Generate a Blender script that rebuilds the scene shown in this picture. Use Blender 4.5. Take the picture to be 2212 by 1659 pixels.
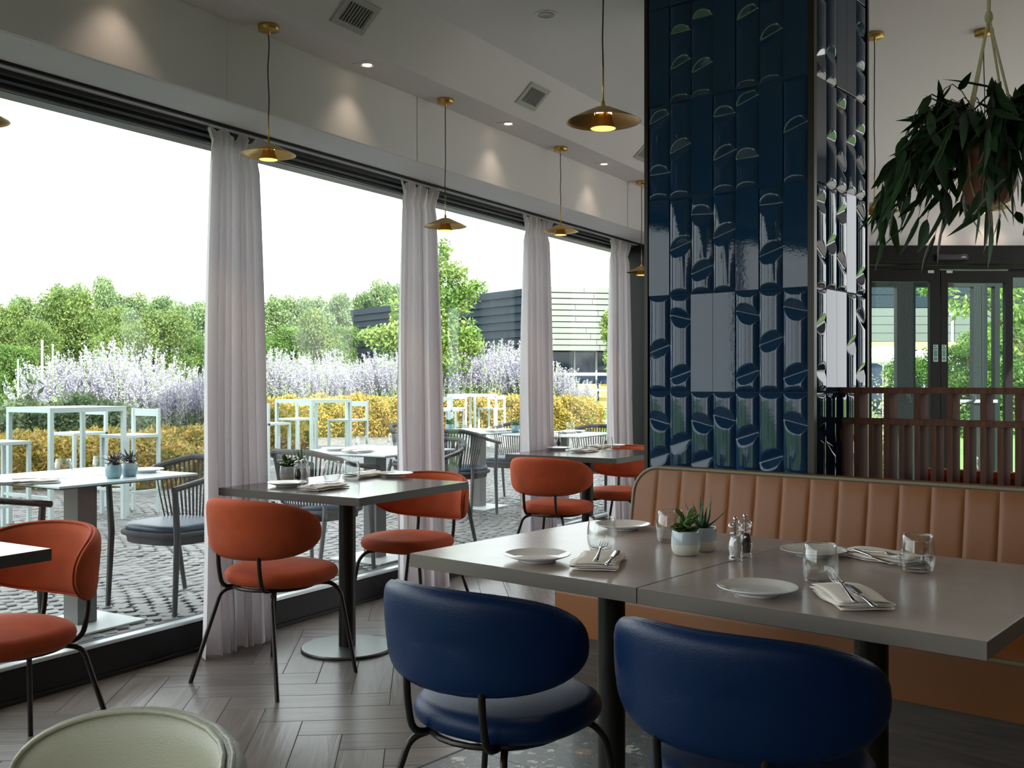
import bpy, math, random
import numpy as np
from mathutils import Vector, Matrix

scene = bpy.context.scene
for o in list(bpy.data.objects):
    bpy.data.objects.remove(o)
COL = scene.collection
PI = math.pi
rad = math.radians

# ------------------------------------------------------------------ camera
CAM_H = 1.218
F = 2200.0
HORIZON = 826.0
cam_data = bpy.data.cameras.new('camera')
cam_data.sensor_width = 36.0
cam_data.lens = F / 2212.0 * 36.0
cam_data.shift_y = -(829.5 - HORIZON) / 2212.0
cam_data.clip_start = 0.05
cam_data.clip_end = 400
cam = bpy.data.objects.new('camera', cam_data)
cam.location = (0, 0, CAM_H)
cam.rotation_euler = (PI / 2, 0, 0)
COL.objects.link(cam)
scene.camera = cam

# ------------------------------------------------------------------ view, sky, sun
scene.view_settings.view_transform = 'Standard'
scene.view_settings.look = 'None'
scene.view_settings.gamma = 1
scene.view_settings.use_curve_mapping = False
scene.view_settings.exposure = 1.7
world = bpy.data.worlds.new('hazy_summer_sky')
scene.world = world
world.use_nodes = True
wn = world.node_tree
wn.nodes['Background'].inputs[0].default_value = (0.965, 0.985, 1.0, 1)
wn.nodes['Background'].inputs[1].default_value = 1.1
sun_data = bpy.data.lights.new('sun_offscreen', 'SUN')
sun_data.energy = 4.2
sun_data.angle = rad(1.0)
sun_data.color = (1.0, 0.93, 0.80)
sun = bpy.data.objects.new('sun_offscreen', sun_data)
SUN_DIR = Vector((-0.45 * math.cos(rad(38)), 0.893 * math.cos(rad(38)), -math.sin(rad(38))))
sun.rotation_euler = SUN_DIR.to_track_quat('-Z', 'Y').to_euler()
sun.location = (20, -10, 30)
COL.objects.link(sun)

# ------------------------------------------------------------------ frames of the place
RW = rad(30.96)      # the window wall runs this far clockwise from +Y
RT = rad(39.8)       # tables, bench and column are laid out at this angle
P0 = Vector((-1.913, 3.806, 0))
L0 = Vector((-0.28, 2.79, 0))
NW = Vector((math.cos(RW), -math.sin(RW), 0))
DW = Vector((math.sin(RW), math.cos(RW), 0))
D2 = Vector((math.cos(RT), -math.sin(RT), 0))
D1 = Vector((math.sin(RT), math.cos(RT), 0))
def wpt(s, t, z=0): return P0 + NW * s + DW * t + Vector((0, 0, z))
def tpt(a, b, z=0): return L0 + D2 * a + D1 * b + Vector((0, 0, z))
def on_plane(px, py, z):
    y = F * (CAM_H - z) / (py - HORIZON)
    return Vector(((px - 1106) / F * y, y, z))
def at_depth(px, py, y):
    return Vector(((px - 1106) / F * y, y, CAM_H - (py - HORIZON) / F * y))

# ------------------------------------------------------------------ materials
MATS = {}
def new_mat(name):
    m = bpy.data.materials.new(name)
    m.use_nodes = True
    MATS[name] = m
    nt = m.node_tree
    return m, nt, nt.nodes['Principled BSDF']
def setp(b, **k):
    for key, v in k.items():
        b.inputs[key.replace('_', ' ')].default_value = v
def basic(name, color, rough=0.5, metal=0.0, bump=0.0, bscale=40.0, var=0.0, vscale=6.0, coat=0.0, sheen=0.0, spec=None, stretch=None, detail=3, emit=None, estr=0.0):
    m, nt, b = new_mat(name)
    c = (color[0], color[1], color[2], 1)
    setp(b, Base_Color=c, Roughness=rough, Metallic=metal)
    if coat: b.inputs['Coat Weight'].default_value = coat
    if sheen:
        b.inputs['Sheen Weight'].default_value = sheen
        b.inputs['Sheen Roughness'].default_value = 0.45
        b.inputs['Sheen Tint'].default_value = (min(1, c[0] * 1.6 + .12), min(1, c[1] * 1.6 + .12), min(1, c[2] * 1.6 + .12), 1)
    if spec is not None: b.inputs['Specular IOR Level'].default_value = spec
    if emit:
        b.inputs['Emission Color'].default_value = (*emit, 1)
        b.inputs['Emission Strength'].default_value = estr
    if bump or var:
        tc = nt.nodes.new('ShaderNodeTexCoord')
        src = tc.outputs['Object']
        if stretch:
            mp = nt.nodes.new('ShaderNodeMapping')
            mp.inputs['Scale'].default_value = stretch
            nt.links.new(src, mp.inputs[0]); src = mp.outputs[0]
    if var:
        n = nt.nodes.new('ShaderNodeTexNoise')
        n.inputs['Scale'].default_value = vscale
        n.inputs['Detail'].default_value = detail
        nt.links.new(src, n.inputs['Vector'])
        r = nt.nodes.new('ShaderNodeValToRGB')
        r.color_ramp.elements[0].position = 0.3
        r.color_ramp.elements[1].position = 0.7
        r.color_ramp.elements[0].color = (c[0] * (1 - var), c[1] * (1 - var), c[2] * (1 - var), 1)
        r.color_ramp.elements[1].color = (min(1, c[0] * (1 + var)), min(1, c[1] * (1 + var)), min(1, c[2] * (1 + var)), 1)
        nt.links.new(n.outputs['Fac'], r.inputs[0])
        nt.links.new(r.outputs[0], b.inputs['Base Color'])
    if bump:
        n2 = nt.nodes.new('ShaderNodeTexNoise')
        n2.inputs['Scale'].default_value = bscale
        n2.inputs['Detail'].default_value = 3
        nt.links.new(src, n2.inputs['Vector'])
        bp = nt.nodes.new('ShaderNodeBump')
        bp.inputs['Strength'].default_value = bump
        bp.inputs['Distance'].default_value = 0.01
        nt.links.new(n2.outputs['Fac'], bp.inputs['Height'])
        nt.links.new(bp.outputs[0], b.inputs['Normal'])
    return m

def wood(name, c1, c2, rough=0.4, scale=(30, 30, 2.0), bump=0.15, per_object=0.0, coat=0.0, spec=0.5):
    m, nt, b = new_mat(name)
    tc = nt.nodes.new('ShaderNodeTexCoord')
    mp = nt.nodes.new('ShaderNodeMapping')
    mp.inputs['Scale'].default_value = scale
    nt.links.new(tc.outputs['Object'], mp.inputs[0])
    vec = mp.outputs[0]
    oi = nt.nodes.new('ShaderNodeObjectInfo')
    if per_object:
        add = nt.nodes.new('ShaderNodeVectorMath'); add.operation = 'ADD'
        mul = nt.nodes.new('ShaderNodeMath'); mul.operation = 'MULTIPLY'; mul.inputs[1].default_value = 37.0
        nt.links.new(oi.outputs['Random'], mul.inputs[0])
        cmb = nt.nodes.new('ShaderNodeCombineXYZ')
        nt.links.new(mul.outputs[0], cmb.inputs[0]); nt.links.new(mul.outputs[0], cmb.inputs[1]); nt.links.new(mul.outputs[0], cmb.inputs[2])
        nt.links.new(vec, add.inputs[0]); nt.links.new(cmb.outputs[0], add.inputs[1])
        vec = add.outputs[0]
    n = nt.nodes.new('ShaderNodeTexNoise')
    n.inputs['Scale'].default_value = 1.0
    n.inputs['Detail'].default_value = 5
    n.inputs['Distortion'].default_value = 1.2
    nt.links.new(vec, n.inputs['Vector'])
    r = nt.nodes.new('ShaderNodeValToRGB')
    r.color_ramp.elements[0].position = 0.33; r.color_ramp.elements[0].color = (*c1, 1)
    r.color_ramp.elements[1].position = 0.68; r.color_ramp.elements[1].color = (*c2, 1)
    nt.links.new(n.outputs['Fac'], r.inputs[0])
    out = r.outputs[0]
    if per_object:
        hv = nt.nodes.new('ShaderNodeHueSaturation')
        mr = nt.nodes.new('ShaderNodeMapRange')
        mr.inputs['To Min'].default_value = 1 - per_object; mr.inputs['To Max'].default_value = 1 + per_object
        nt.links.new(oi.outputs['Random'], mr.inputs['Value'])
        nt.links.new(mr.outputs[0], hv.inputs['Value'])
        nt.links.new(out, hv.inputs['Color']); out = hv.outputs[0]
    nt.links.new(out, b.inputs['Base Color'])
    setp(b, Roughness=rough)
    b.inputs['Specular IOR Level'].default_value = spec
    if coat: b.inputs['Coat Weight'].default_value = coat
    if bump:
        bp = nt.nodes.new('ShaderNodeBump')
        bp.inputs['Strength'].default_value = bump
        bp.inputs['Distance'].default_value = 0.004
        nt.links.new(n.outputs['Fac'], bp.inputs['Height'])
        nt.links.new(bp.outputs[0], b.inputs['Normal'])
    return m

def leafy(name, c1, c2, trans=0.35, scale=3.0, rough=0.5, rnd=0.25):
    m, nt, b = new_mat(name)
    tc = nt.nodes.new('ShaderNodeTexCoord')
    n = nt.nodes.new('ShaderNodeTexNoise')
    n.inputs['Scale'].default_value = scale
    n.inputs['Detail'].default_value = 2
    nt.links.new(tc.outputs['Object'], n.inputs['Vector'])
    r = nt.nodes.new('ShaderNodeValToRGB')
    r.color_ramp.elements[0].position = 0.35; r.color_ramp.elements[0].color = (*c1, 1)
    r.color_ramp.elements[1].position = 0.65; r.color_ramp.elements[1].color = (*c2, 1)
    nt.links.new(n.outputs['Fac'], r.inputs[0])
    geo = nt.nodes.new('ShaderNodeNewGeometry')
    mr = nt.nodes.new('ShaderNodeMapRange')
    mr.inputs['To Min'].default_value = 1 - rnd; mr.inputs['To Max'].default_value = 1 + rnd
    nt.links.new(geo.outputs['Random Per Island'], mr.inputs['Value'])
    hv = nt.nodes.new('ShaderNodeHueSaturation')
    nt.links.new(mr.outputs[0], hv.inputs['Value'])
    nt.links.new(r.outputs[0], hv.inputs['Color'])
    nt.links.new(hv.outputs[0], b.inputs['Base Color'])
    setp(b, Roughness=rough)
    tr = nt.nodes.new('ShaderNodeBsdfTranslucent')
    nt.links.new(hv.outputs[0], tr.inputs['Color'])
    mx = nt.nodes.new('ShaderNodeMixShader')
    mx.inputs[0].default_value = trans
    nt.links.new(b.outputs[0], mx.inputs[1]); nt.links.new(tr.outputs[0], mx.inputs[2])
    nt.links.new(mx.outputs[0], nt.nodes['Material Output'].inputs['Surface'])
    return m

def thin_glass(name, tint=(0.93, 0.98, 0.97), blend=0.25, rough=0.0, base=0.0, power=4.0):
    m, nt, b = new_mat(name)
    nt.nodes.remove(b)
    tr = nt.nodes.new('ShaderNodeBsdfTransparent'); tr.inputs[0].default_value = (*tint, 1)
    gl = nt.nodes.new('ShaderNodeBsdfGlossy'); gl.inputs['Roughness'].default_value = rough
    lw = nt.nodes.new('ShaderNodeLayerWeight'); lw.inputs[0].default_value = 0.5
    mx = nt.nodes.new('ShaderNodeMixShader')
    pw = nt.nodes.new('ShaderNodeMath'); pw.operation = 'POWER'; pw.inputs[1].default_value = power
    nt.links.new(lw.outputs['Facing'], pw.inputs[0])
    ad = nt.nodes.new('ShaderNodeMath'); ad.operation = 'MULTIPLY_ADD'; ad.use_clamp = True
    ad.inputs[1].default_value = blend; ad.inputs[2].default_value = base
    nt.links.new(pw.outputs[0], ad.inputs[0])
    nt.links.new(ad.outputs[0], mx.inputs[0])
    nt.links.new(tr.outputs[0], mx.inputs[1]); nt.links.new(gl.outputs[0], mx.inputs[2])
    nt.links.new(mx.outputs[0], nt.nodes['Material Output'].inputs['Surface'])
    return m

M_WALL = basic('white_plaster', (0.72, 0.715, 0.735), 0.75, bump=0.06, bscale=120)
M_CEIL = M_WALL
M_BLACK = basic('black_metal', (0.012, 0.012, 0.0125), 0.45, spec=0.25)
M_FRAME = basic('anthracite_frame', (0.03, 0.034, 0.036), 0.32)
M_DOORF = basic('black_door_frame', (0.007, 0.007, 0.0075), 0.45, spec=0.15)
M_GREENF = basic('dark_green_frame', (0.012, 0.018, 0.018), 0.5, spec=0.15)
M_ALU = basic('aluminium', (0.62, 0.66, 0.68), 0.28, metal=0.8)
M_ORANGE = basic('orange_velvet', (0.36, 0.060, 0.018), 0.75, bump=0.08, bscale=300, var=0.30, vscale=5, sheen=0.40, spec=0.2)
M_BLUE = basic('blue_leather', (0.0006, 0.0175, 0.078), 0.40, bump=0.10, bscale=260, spec=0.28)
M_BEIGE = basic('sage_beige_leather', (0.40, 0.375, 0.285), 0.42, bump=0.14, bscale=170, stretch=(1, 1, 3))
M_LEG = basic('bronze_black_tube', (0.022, 0.017, 0.014), 0.3, metal=0.3)
M_TAN = basic('tan_leather', (0.245, 0.078, 0.0135), 0.42, bump=0.05, bscale=240, var=0.05, vscale=3)
M_PIPE = basic('sage_piping', (0.25, 0.235, 0.16), 0.45)
M_TOPF = basic('taupe_stone_top', (0.42, 0.345, 0.315), 0.22, var=0.06, vscale=9, bump=0.10, bscale=10, detail=6, spec=0.65)
M_EDGE = basic('taupe_edge_band', (0.17, 0.14, 0.12), 0.5)
M_EDGEW = basic('dark_wood_edge_band', (0.062, 0.050, 0.040), 0.5)
M_TOPW = wood('walnut_grey_top', (0.052, 0.038, 0.030), (0.085, 0.064, 0.052), 0.16, (3, 26, 26), 0.03, spec=0.75)
M_POST = basic('table_post', (0.014, 0.012, 0.009), 0.35, spec=0.3)
M_BASE = basic('table_base_steel', (0.20, 0.22, 0.21), 0.3, metal=0.75)
M_BRASS = basic('brushed_brass', (0.60, 0.40, 0.13), 0.34, metal=1.0)
M_CORD = basic('black_cord', (0.012, 0.012, 0.012), 0.6)
M_GLOW = basic('warm_diffuser', (0.9, 0.6, 0.2), 0.5, emit=(1.0, 0.56, 0.10), estr=0.9)
M_SLOT = basic('warm_slot', (0.9, 0.7, 0.4), 0.5, emit=(1.0, 0.72, 0.33), estr=3.0)
M_SPOT = basic('spot_bulb', (0.9, 0.9, 0.8), 0.5, emit=(1.0, 0.74, 0.45), estr=2.5)
M_TILE = basic('navy_glazed_tile', (0.0045, 0.030, 0.085), 0.05, bump=0.012, bscale=60, spec=0.42)
M_GROUT = basic('dark_grout', (0.085, 0.075, 0.07), 0.8)
M_TRIM = basic('bronze_trim', (0.022, 0.016, 0.013), 0.35, metal=0.5)
M_WALNUT = wood('walnut_slat', (0.11, 0.052, 0.039), (0.19, 0.094, 0.072), 0.75, (45, 45, 2.5), 0.1, spec=0.05)
M_PLINTH = wood('dark_oak_plinth', (0.045, 0.032, 0.025), (0.085, 0.06, 0.048), 0.5, (2, 30, 40), 0.12)
M_PLANK = wood('grey_oak_plank', (0.125, 0.107, 0.099), (0.19, 0.167, 0.156), 0.28, (2.2, 26, 26), 0.35, per_object=0.10)
M_SUB = basic('floor_joint', (0.05, 0.04, 0.035), 0.8)
M_PLATE = basic('white_porcelain', (0.86, 0.84, 0.83), 0.12, coat=0.4)
M_NAPKIN = basic('cream_napkin', (0.86, 0.79, 0.735), 0.9, bump=0.15, bscale=500)
M_STEEL = basic('polished_cutlery', (0.62, 0.60, 0.58), 0.09, metal=1.0)
M_POTB = basic('pale_blue_glaze', (0.50, 0.57, 0.64), 0.12, coat=0.5)
M_POTC = basic('cream_glaze', (0.74, 0.72, 0.62), 0.15, coat=0.5)
M_POTT = basic('teal_blue_glaze', (0.16, 0.27, 0.32), 0.2, coat=0.4)
M_SOIL = basic('potting_soil', (0.03, 0.02, 0.014), 0.9, bump=0.6, bscale=80)
M_SUCC = leafy('succulent_green', (0.045, 0.10, 0.018), (0.10, 0.19, 0.05), 0.12, 25, 0.35)
M_ALOE = leafy('aloe_green', (0.04, 0.085, 0.03), (0.12, 0.20, 0.085), 0.1, 40, 0.35)
M_SUCD = leafy('dark_rosette', (0.03, 0.02, 0.035), (0.06, 0.06, 0.05), 0.1, 30, 0.4)
M_GLASS = thin_glass('tumbler_glass', (0.975, 0.982, 0.98), 0.95, base=0.05, power=2.6)
M_ACRYL = thin_glass('clear_acrylic', (0.95, 0.95, 0.96), 0.95, base=0.16, power=2.5)
M_SALT = basic('coarse_salt', (0.82, 0.78, 0.77), 0.7, bump=0.6, bscale=200)
M_PEPPER = basic('peppercorns', (0.045, 0.024, 0.016), 0.7, bump=1.0, bscale=260, var=0.5, vscale=120)
M_PANE = thin_glass('window_pane_glass', (0.945, 0.985, 0.98), 0.6, base=0.02)
M_DPANE = thin_glass('door_pane_glass', (0.86, 0.95, 0.93), 0.6, base=0.006)
M_GRILLE = basic('vent_grille_grey', (0.42, 0.44, 0.42), 0.4)
M_DUCT = basic('duct_sheet_metal', (0.36, 0.37, 0.37), 0.5, metal=0.5)
M_WHITEP = basic('white_plastic', (0.75, 0.74, 0.73), 0.4)
M_ROPE = basic('cotton_rope', (0.66, 0.56, 0.40), 0.9, bump=0.4, bscale=220)
M_PINK = basic('dusty_pink_pot', (0.40, 0.16, 0.125), 0.6, var=0.06, vscale=4)
M_EUC = leafy('eucalyptus_leaf', (0.008, 0.034, 0.008), (0.024, 0.070, 0.020), 0.12, 6, 0.45, 0.3)
M_EUC2 = leafy('eucalyptus_leaf_grey', (0.05, 0.07, 0.055), (0.08, 0.10, 0.08), 0.1, 6, 0.5, 0.2)
M_STEM = basic('brown_stem', (0.03, 0.016, 0.01), 0.7)
# outdoors
M_MINT = basic('mint_powder_coat', (0.50, 0.585, 0.58), 0.45)
M_OTOP = basic('pale_outdoor_laminate', (0.64, 0.72, 0.74), 0.22, coat=0.3)
M_OEDGE = basic('outdoor_edge_black', (0.02, 0.02, 0.022), 0.5)
M_OPOST = basic('taupe_post', (0.13, 0.125, 0.12), 0.45)
M_OBASE = basic('white_base_plate', (0.68, 0.71, 0.71), 0.4)
M_OWOOD = basic('dark_teak', (0.040, 0.022, 0.017), 0.4)
M_OALU = basic('charcoal_frame', (0.055, 0.052, 0.052), 0.45)
M_CORDG = basic('woven_rope_grey', (0.052, 0.046, 0.046), 0.75, bump=0.4, bscale=260)
M_NAVYC = basic('navy_cushion', (0.018, 0.045, 0.085), 0.38)
M_HEDGE_G = leafy('golden_hedge_leaf', (0.22, 0.22, 0.042), (0.54, 0.36, 0.095), 0.35, 7, 0.5, 0.4)
M_HEDGE_R = M_HEDGE_G
M_TREE_A = leafy('olive_tree_leaf', (0.07, 0.13, 0.024), (0.165, 0.235, 0.058), 0.3, 0.9, 0.6, 0.35)
M_TREE_B = leafy('silver_green_leaf', (0.12, 0.20, 0.075), (0.25, 0.34, 0.16), 0.3, 0.7, 0.6, 0.35)
M_TREE_C = leafy('light_tree_leaf', (0.13, 0.25, 0.05), (0.30, 0.40, 0.11), 0.45, 1.2, 0.5, 0.3)
M_TREE_D = leafy('deep_green_leaf', (0.05, 0.13, 0.02), (0.13, 0.22, 0.045), 0.35, 0.8, 0.6, 0.35)
M_SHRUB = leafy('grey_green_shrub_leaf', (0.09, 0.15, 0.07), (0.17, 0.22, 0.12), 0.3, 4, 0.6, 0.3)
M_PALE = leafy('pale_shrub_leaf', (0.28, 0.29, 0.16), (0.42, 0.42, 0.26), 0.35, 4, 0.6, 0.3)
M_LAVF = leafy('sage_flower', (0.44, 0.40, 0.58), (0.60, 0.57, 0.70), 0.4, 6, 0.6, 0.25)
M_LAVS = leafy('sage_stem', (0.16, 0.25, 0.10), (0.30, 0.38, 0.18), 0.3, 4, 0.6, 0.2)
M_BARK = basic('bark', (0.10, 0.075, 0.05), 0.9, bump=0.4, bscale=30)
M_GRASS = basic('lawn', (0.10, 0.20, 0.04), 0.9, var=0.3, vscale=30)
M_MORTAR = basic('sett_joint', (0.03, 0.03, 0.03), 0.9)
M_CLADD = basic('dark_blue_cladding', (0.013, 0.023, 0.035), 0.6, spec=0.15)
M_CLADL = basic('pale_grey_cladding', (0.088, 0.10, 0.097), 0.5, var=0.08, vscale=0.6)
M_FGLASS = basic('facade_glass', (0.012, 0.022, 0.05), 0.06)
M_FFRAME = basic('facade_frame', (0.30, 0.33, 0.33), 0.4)
M_YELLOW = basic('yellow_panel', (0.70, 0.50, 0.14), 0.6)
M_UMB = basic('white_canvas', (0.82, 0.82, 0.80), 0.8)
M_ASPH = basic('asphalt', (0.28, 0.28, 0.28), 0.9)
M_CONC = basic('concrete', (0.42, 0.40, 0.38), 0.85, var=0.05, vscale=1)
M_GREENS = basic('exit_green', (0.01, 0.16, 0.085), 0.4)
M_GREENL = basic('exit_green_light', (0.04, 0.24, 0.14), 0.4)
M_WHITES = basic('sign_white', (0.65, 0.72, 0.68), 0.4)

def curtain_material():
    m, nt, b = new_mat('linen_curtain')
    tc = nt.nodes.new('ShaderNodeTexCoord')
    mp = nt.nodes.new('ShaderNodeMapping'); mp.inputs['Scale'].default_value = (60, 60, 420)
    nt.links.new(tc.outputs['Object'], mp.inputs[0])
    n = nt.nodes.new('ShaderNodeTexNoise'); n.inputs['Scale'].default_value = 1.0; n.inputs['Detail'].default_value = 2
    nt.links.new(mp.outputs[0], n.inputs['Vector'])
    r = nt.nodes.new('ShaderNodeValToRGB')
    r.color_ramp.elements[0].color = (0.73, 0.69, 0.715, 1); r.color_ramp.elements[1].color = (0.86, 0.82, 0.845, 1)
    nt.links.new(n.outputs['Fac'], r.inputs[0])
    nt.links.new(r.outputs[0], b.inputs['Base Color'])
    setp(b, Roughness=0.9)
    tr = nt.nodes.new('ShaderNodeBsdfTranslucent'); nt.links.new(r.outputs[0], tr.inputs['Color'])
    mx = nt.nodes.new('ShaderNodeMixShader'); mx.inputs[0].default_value = 0.20
    nt.links.new(b.outputs[0], mx.inputs[1]); nt.links.new(tr.outputs[0], mx.inputs[2])
    nt.links.new(mx.outputs[0], nt.nodes['Material Output'].inputs['Surface'])
    return m
M_CURTAIN = curtain_material()

def sett_material():
    m, nt, b = new_mat('porphyry_sett')
    geo = nt.nodes.new('ShaderNodeNewGeometry')
    r = nt.nodes.new('ShaderNodeValToRGB')
    e = r.color_ramp.elements
    e[0].color = (0.09, 0.09, 0.093, 1); e[1].color = (0.18, 0.178, 0.175, 1)
    e.new(0.4).color = (0.125, 0.118, 0.12, 1); e.new(0.7).color = (0.145, 0.138, 0.125, 1)
    wn_ = nt.nodes.new('ShaderNodeTexNoise'); wn_.inputs['Scale'].default_value = 6.0; wn_.inputs['Detail'].default_value = 4
    tc = nt.nodes.new('ShaderNodeTexCoord')
    oi = nt.nodes.new('ShaderNodeObjectInfo')
    ad = nt.nodes.new('ShaderNodeMath'); ad.operation = 'ADD'
    nt.links.new(geo.outputs['Random Per Island'], ad.inputs[0]); nt.links.new(oi.outputs['Random'], ad.inputs[1])
    fr = nt.nodes.new('ShaderNodeMath'); fr.operation = 'FRACT'
    nt.links.new(ad.outputs[0], fr.inputs[0])
    nt.links.new(fr.outputs[0], r.inputs[0])
    nt.links.new(tc.outputs['Object'], wn_.inputs['Vector'])
    nt.links.new(r.outputs[0], b.inputs['Base Color'])
    bp = nt.nodes.new('ShaderNodeBump'); bp.inputs['Strength'].default_value = 0.3; bp.inputs['Distance'].default_value = 0.01
    nt.links.new(wn_.outputs['Fac'], bp.inputs['Height']); nt.links.new(bp.outputs[0], b.inputs['Normal'])
    setp(b, Roughness=0.5)
    return m
M_SETT = sett_material()

def terrazzo_material():
    m, nt, b = new_mat('grey_terrazzo')
    tc = nt.nodes.new('ShaderNodeTexCoord')
    prev = None
    base = (0.13, 0.145, 0.15, 1)
    cur = None
    for i, (sc, thr) in enumerate(((11, 0.34), (26, 0.30), (60, 0.28))):
        nz = nt.nodes.new('ShaderNodeTexNoise'); nz.inputs['Scale'].default_value = sc * 1.4
        v = nt.nodes.new('ShaderNodeTexVoronoi'); v.inputs['Scale'].default_value = sc
        mixv = nt.nodes.new('ShaderNodeVectorMath'); mixv.operation = 'MULTIPLY_ADD'
        mixv.inputs[1].default_value = (0.05, 0.05, 0.05)
        nt.links.new(nz.outputs['Color'], mixv.inputs[0]); nt.links.new(tc.outputs['Object'], mixv.inputs[2])
        nt.links.new(mixv.outputs[0], v.inputs['Vector'])
        lt = nt.nodes.new('ShaderNodeMath'); lt.operation = 'LESS_THAN'; lt.inputs[1].default_value = thr
        nt.links.new(v.outputs['Distance'], lt.inputs[0])
        sep = nt.nodes.new('ShaderNodeSeparateColor'); nt.links.new(v.outputs['Color'], sep.inputs[0])
        gt = nt.nodes.new('ShaderNodeMath'); gt.operation = 'GREATER_THAN'; gt.inputs[1].default_value = 0.55
        nt.links.new(sep.outputs[0], gt.inputs[0])
        mu = nt.nodes.new('ShaderNodeMath'); mu.operation = 'MULTIPLY'
        nt.links.new(lt.outputs[0], mu.inputs[0]); nt.links.new(gt.outputs[0], mu.inputs[1])
        rp = nt.nodes.new('ShaderNodeValToRGB'); rp.color_ramp.interpolation = 'CONSTANT'
        e = rp.color_ramp.elements
        e[0].color = (0.42, 0.42, 0.41, 1); e[1].position = 0.35; e[1].color = (0.07, 0.08, 0.09, 1)
        e.new(0.6).color = (0.30, 0.22, 0.15, 1); e.new(0.75).color = (0.55, 0.53, 0.50, 1)
        nt.links.new(sep.outputs[1], rp.inputs[0])
        mx = nt.nodes.new('ShaderNodeMix'); mx.data_type = 'RGBA'
        nt.links.new(mu.outputs[0], mx.inputs['Factor'])
        if cur is None: mx.inputs['A'].default_value = base
        else: nt.links.new(cur, mx.inputs['A'])
        nt.links.new(rp.outputs[0], mx.inputs['B'])
        cur = mx.outputs['Result']
    nt.links.new(cur, b.inputs['Base Color'])
    setp(b, Roughness=0.4)
    return m
M_TERR = terrazzo_material()

# ------------------------------------------------------------------ mesh helpers
class MB:
    def __init__(self):
        self.v = []; self.f = []
    def add(self, verts, faces):
        o = len(self.v)
        self.v.extend([tuple(p) for p in verts])
        self.f.extend([tuple(i + o for i in f) for f in faces])
        return self
    def box(self, x0, x1, y0, y1, z0, z1, ch=0.0):
        if ch:
            c = ch
            vs = []
            for (zz, ins) in ((z0, c), (z0 + c, 0), (z1 - c, 0), (z1, c)):
                i = ins
                vs += [(x0 + i, y0 + i, zz), (x1 - i, y0 + i, zz), (x1 - i, y1 - i, zz), (x0 + i, y1 - i, zz)]
            fs = [(3, 2, 1, 0), (12, 13, 14, 15)]
            for k in range(3):
                b = 4 * k
                for j in range(4):
                    fs.append((b + j, b + (j + 1) % 4, b + 4 + (j + 1) % 4, b + 4 + j))
            return self.add(vs, fs)
        vs = [(x0, y0, z0), (x1, y0, z0), (x1, y1, z0), (x0, y1, z0), (x0, y0, z1), (x1, y0, z1), (x1, y1, z1), (x0, y1, z1)]
        return self.add(vs, [(3, 2, 1, 0), (4, 5, 6, 7), (0, 1, 5, 4), (1, 2, 6, 5), (2, 3, 7, 6), (3, 0, 4, 7)])
    def prism(self, poly, axis_pts):
        """extrude polygon given as list of points a -> b offset vector"""
        n = len(poly)
        a = [Vector(p) for p in poly]
        b = [p + Vector(axis_pts) for p in a]
        fs = [tuple(range(n))[::-1], tuple(range(n, 2 * n))]
        for i in range(n):
            j = (i + 1) % n
            fs.append((i, j, n + j, n + i))
        return self.add([tuple(p) for p in a + b], fs)
    def lathe(self, prof, seg=32, cx=0, cy=0, cz=0, close=False):
        vs = []; fs = []
        for (r, z) in prof:
            for k in range(seg):
                t = 2 * PI * k / seg
                vs.append((cx + r * math.cos(t), cy + r * math.sin(t), cz + z))
        n = len(prof)
        for i in range(n - 1):
            for k in range(seg):
                k2 = (k + 1) % seg
                fs.append((i * seg + k, i * seg + k2, (i + 1) * seg + k2, (i + 1) * seg + k))
        if prof[0][0] > 1e-6 and close: fs.append(tuple(range(seg))[::-1])
        if prof[-1][0] > 1e-6 and close: fs.append(tuple((n - 1) * seg + k for k in range(seg)))
        return self.add(vs, fs)
    def sweep(self, pts, radii, seg=10, up=(0, 0, 1), caps=True, closed=False):
        pts = [Vector(p) for p in pts]
        n = len(pts)
        if not isinstance(radii, (list, tuple)): radii = [radii] * n
        radii = [r if isinstance(r, (list, tuple)) else (r, r) for r in radii]
        up = Vector(up)
        vs = []; fs = []
        pu = None
        for i, p in enumerate(pts):
            if closed: t = pts[(i + 1) % n] - pts[i - 1]
            else: t = pts[min(i + 1, n - 1)] - pts[max(i - 1, 0)]
            t.normalize()
            ref = up if pu is None else pu
            side = t.cross(ref)
            if side.length < 1e-4: side = t.cross(Vector((1, 0.3, 0.1)))
            side.normalize()
            u2 = side.cross(t); u2.normalize()
            if closed is False: pu = u2
            else: pu = u2
            rx, ry = radii[i]
            for k in range(seg):
                a = 2 * PI * k / seg
                vs.append(tuple(p + side * (rx * math.cos(a)) + u2 * (ry * math.sin(a))))
        m = n if closed else n - 1
        for i in range(m):
            j = (i + 1) % n
            for k in range(seg):
                k2 = (k + 1) % seg
                fs.append((i * seg + k, i * seg + k2, j * seg + k2, j * seg + k))
        if caps and not closed:
            fs.append(tuple(range(seg))[::-1])
            fs.append(tuple((n - 1) * seg + k for k in range(seg)))
        return self.add(vs, fs)
    def grid(self, fn, nu, nv):
        vs = [fn(i / nu, j / nv) for i in range(nu + 1) for j in range(nv + 1)]
        fs = []
        for i in range(nu):
            for j in range(nv):
                a = i * (nv + 1) + j
                fs.append((a, a + nv + 1, a + nv + 2, a + 1))
        return self.add(vs, fs)
    def mesh(self, name, mat, smooth=False):
        me = bpy.data.meshes.new(name)
        me.from_pydata(self.v, [], self.f)
        if mat: me.materials.append(mat)
        if smooth:
            me.polygons.foreach_set('use_smooth', [True] * len(me.polygons))
        me.update()
        if smooth and smooth != 'full':
            try: me.set_sharp_from_angle(angle=rad(38))
            except Exception: pass
        return me
    def build(self, name, mat, parent=None, smooth=False, loc=None, rz=None):
        return link(name, self.mesh(name, mat, smooth), parent, loc, rz)

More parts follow.
